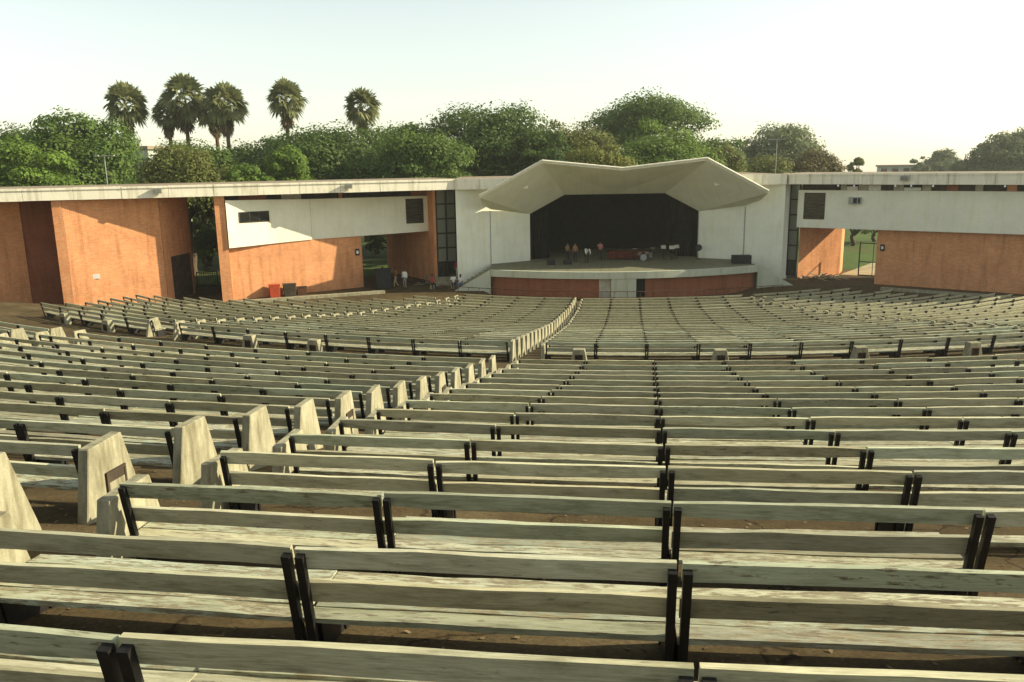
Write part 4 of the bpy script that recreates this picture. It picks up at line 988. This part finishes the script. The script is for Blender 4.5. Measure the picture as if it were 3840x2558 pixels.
def person(loc, rz, pose, shirt, legs, skin, label, group=None, scale=1.0, short=False):
    j = J(pose); keys = list(j); me = bpy.data.meshes.new('body'); me.from_pydata([j[k] for k in keys], [(keys.index(a), keys.index(b)) for a, b in BONES], [])
    tmp = bpy.data.objects.new('tmp', me); COL.objects.link(tmp)
    md = tmp.modifiers.new('s', 'SKIN'); md.use_smooth_shade = True; tmp.modifiers.new('u', 'SUBSURF').levels = 1
    for i, k in enumerate(keys):
        r = RAD.get(k, RAD.get(k[:-1])); sv = me.skin_vertices[0].data[i]; sv.radius = (r*1.15, r*.9) if k in ('ch', 'sp', 'pel') else (r, r); sv.use_root = (k == 'pel')
    dg = bpy.context.evaluated_depsgraph_get(); ev = bpy.data.meshes.new_from_object(tmp.evaluated_get(dg)); bpy.data.objects.remove(tmp)
    ev.materials.clear()
    for m_ in (shirt, legs, skin, 'hair_black', 'shoe_dark'): ev.materials.append(MATS[m_])
    A = np.array([j[a] for a, b in BONES]); B = np.array([j[b] for a, b in BONES])
    def zone(a, b):
        k = b.rstrip('lr') if b not in ('pel',) else b
        if b in ('hd', 'ht'): return 2
        if b[:2] in ('wr',) and short: return 2
        if b[:2] == 'ha': return 2
        if b[:2] in ('hp', 'kn', 'an'): return 1
        if b[:2] == 'to': return 4
        return 0
    Z = [zone(a, b) for a, b in BONES]; mi = []
    for pg in ev.polygons:
        c = np.array(pg.center); d = B-A; tt = np.clip(((c-A)*d).sum(1)/((d*d).sum(1)+1e-9), 0, 1); ds = np.linalg.norm(A+d*tt[:, None]-c, axis=1); z = Z[int(ds.argmin())]
        if z == 0 and pose in ('stand', 'walk', 'arm') and c[2] < .97: z = 1
        mi.append(z)
    ev.polygons.foreach_set('material_index', mi); ev.polygons.foreach_set('use_smooth', [True]*len(ev.polygons))
    e = empty('person', loc, rz, label, 'person', group); e.scale = (scale,)*3
    link('body', ev, e)
    # hair cap following the head axis
    h0, h1 = Vector(j['hd']), Vector(j['ht']); ax = (h1-h0).normalized(); c = h0.lerp(h1, .55); q_ = ax.to_track_quat('Z', 'Y')
    bm = bmesh.new(); bmesh.ops.create_uvsphere(bm, u_segments=12, v_segments=8, radius=.105)
    bmesh.ops.delete(bm, geom=[v for v in bm.verts if v.co.z < -.03 or (v.co.y > .055 and v.co.z < .03)], context='VERTS')
    for v in bm.verts: v.co = q_ @ Vector((v.co.x*.88, v.co.y*.98-.012, v.co.z*1.05))+c
    hm = bpy.data.meshes.new('hair'); bm.to_mesh(hm); bm.free(); hm.materials.append(MATS['hair_black']); link('hair', hm, e)
    return e
TZ = TERR
person((-16.9, 68.4, gz(-16.9, 68.4)), R(160), 'stand', 'shirt_white', 'trousers_grey', 'skin_dark', 'person in a loose white shirt standing in the left passage mouth')
person((-17.9, 69.2, gz(-17.9, 69.2)), R(120), 'walk', 'shirt_brown', 'trousers_khaki', 'skin_dark', 'person in brown top and pale trousers walking by the passage', short=True)
person((-19.2, 69.9, gz(-19.2, 69.9)), R(200), 'stand', 'shirt_grey', 'trousers_dark', 'skin_dark', 'person in grey shirt standing behind the black cabinet')
p = LW_(-.45, 1.35); person((*p, TERR+.453), R(190), 'stand', 'shirt_red', 'trousers_khaki', 'skin_dark', 'person in red shirt and khaki trousers leaning by the stair window')
person((-12.0, 68.2, gz(-12.0, 68.2)), R(150), 'sit', 'shirt_white', 'jeans_blue', 'skin_dark', 'seated person in white shirt and blue jeans beside the stage stair', short=True)
person((-12.75, 68.6, gz(-12.75, 68.6)), R(200), 'sit', 'shirt_white', 'trousers_dark', 'skin_dark', 'seated person in white shirt and dark trousers near the stage stair', short=True)
person((-14.5, 68.3, gz(-14.5, 68.3)), R(210), 'sit', 'shirt_red', 'trousers_dark', 'skin_dark', 'person in dark red top sitting low by the passage steps')
for x_, y_, s_ in ((-12.0, 68.2, .36), (-12.75, 68.6, .36), (-14.5, 68.3, .36)):
    e = empty('concrete_bollard_seat', (x_, y_, gz(x_, y_)), 0, {-12.0: 'low concrete stump under the person in blue jeans', -12.75: 'low concrete stump under the seated person in dark trousers', -14.5: 'low concrete stump under the person in dark red'}[x_], 'seat')
    mb = MB(); mb.tube((0, -.02, -.1), (0, -.02, .335), .24, .2, 12); mb.build('stump', 'concrete', e); mb = MB(); mb.tube((0, -.02, .336), (0, -.02, .36), .21, .19, 12); mb.build('cap', 'concrete', e)
person((-1.6, 72.4, FLZ), R(200), 'bend', 'shirt_white', 'trousers_dark', 'skin_dark', 'person in white shirt bending over on the stage')
person((-2.6, 73.2, FLZ), R(170), 'stand', 'shirt_brown', 'trousers_dark', 'skin_mid', 'person in brown shirt standing left of the bending one on stage', scale=.97)
person((-3.3, 73.7, FLZ), R(215), 'arm', 'shirt_brown', 'trousers_dark', 'skin_mid', 'person holding an arm out at the left of the stage group', scale=.95)
person((-.4, 74.4, FLZ), R(185), 'arm', 'shirt_pink', 'trousers_dark', 'skin_dark', 'person in pinkish shirt beside the red-draped table', short=True)

# ------------------------------------------------------------------ dry leaves and grit blown over the paving near the top rows
n = 5200; lt = rng.uniform(-9, 9, n); lq = 1.5+22*rng.random(n)**1.5
lz = H(lt, lq)+.012; nn = np.stack([rng.normal(0, .25, n), rng.normal(0, .25, n), np.ones(n)], 1); nn /= np.linalg.norm(nn, axis=1, keepdims=True)
tag(link('fallen_leaves', leaf_mesh('fallen_leaves', 'palm_dead', np.stack([lt, lq, lz], 1), nn, rng.uniform(.02, .065, n), rng.random(n))), 'dry leaves and litter scattered over the paving between rows', 'leaves', kind='stuff')

# ------------------------------------------------------------------ haze over the park
hz = MB(); hz.box((-575, -575, -2.5), (575, 575, 27.5)); me = hz.mesh('haze', 'glass')
me.materials.clear(); hm_ = bpy.data.materials.new('haze_air'); hm_.use_nodes = True; nt = hm_.node_tree
nt.nodes.remove(nt.nodes['Principled BSDF']); pv = nt.nodes.new('ShaderNodeVolumePrincipled')
pv.inputs['Color'].default_value = (.95, .95, .88, 1); pv.inputs['Density'].default_value = HAZE; pv.inputs['Anisotropy'].default_value = .35
nt.links.new(pv.outputs[0], nt.nodes['Material Output'].inputs['Volume']); me.materials.append(hm_)
if HAZE > 0: tag(link('haze', me), 'thin warm haze over the park', kind='stuff')
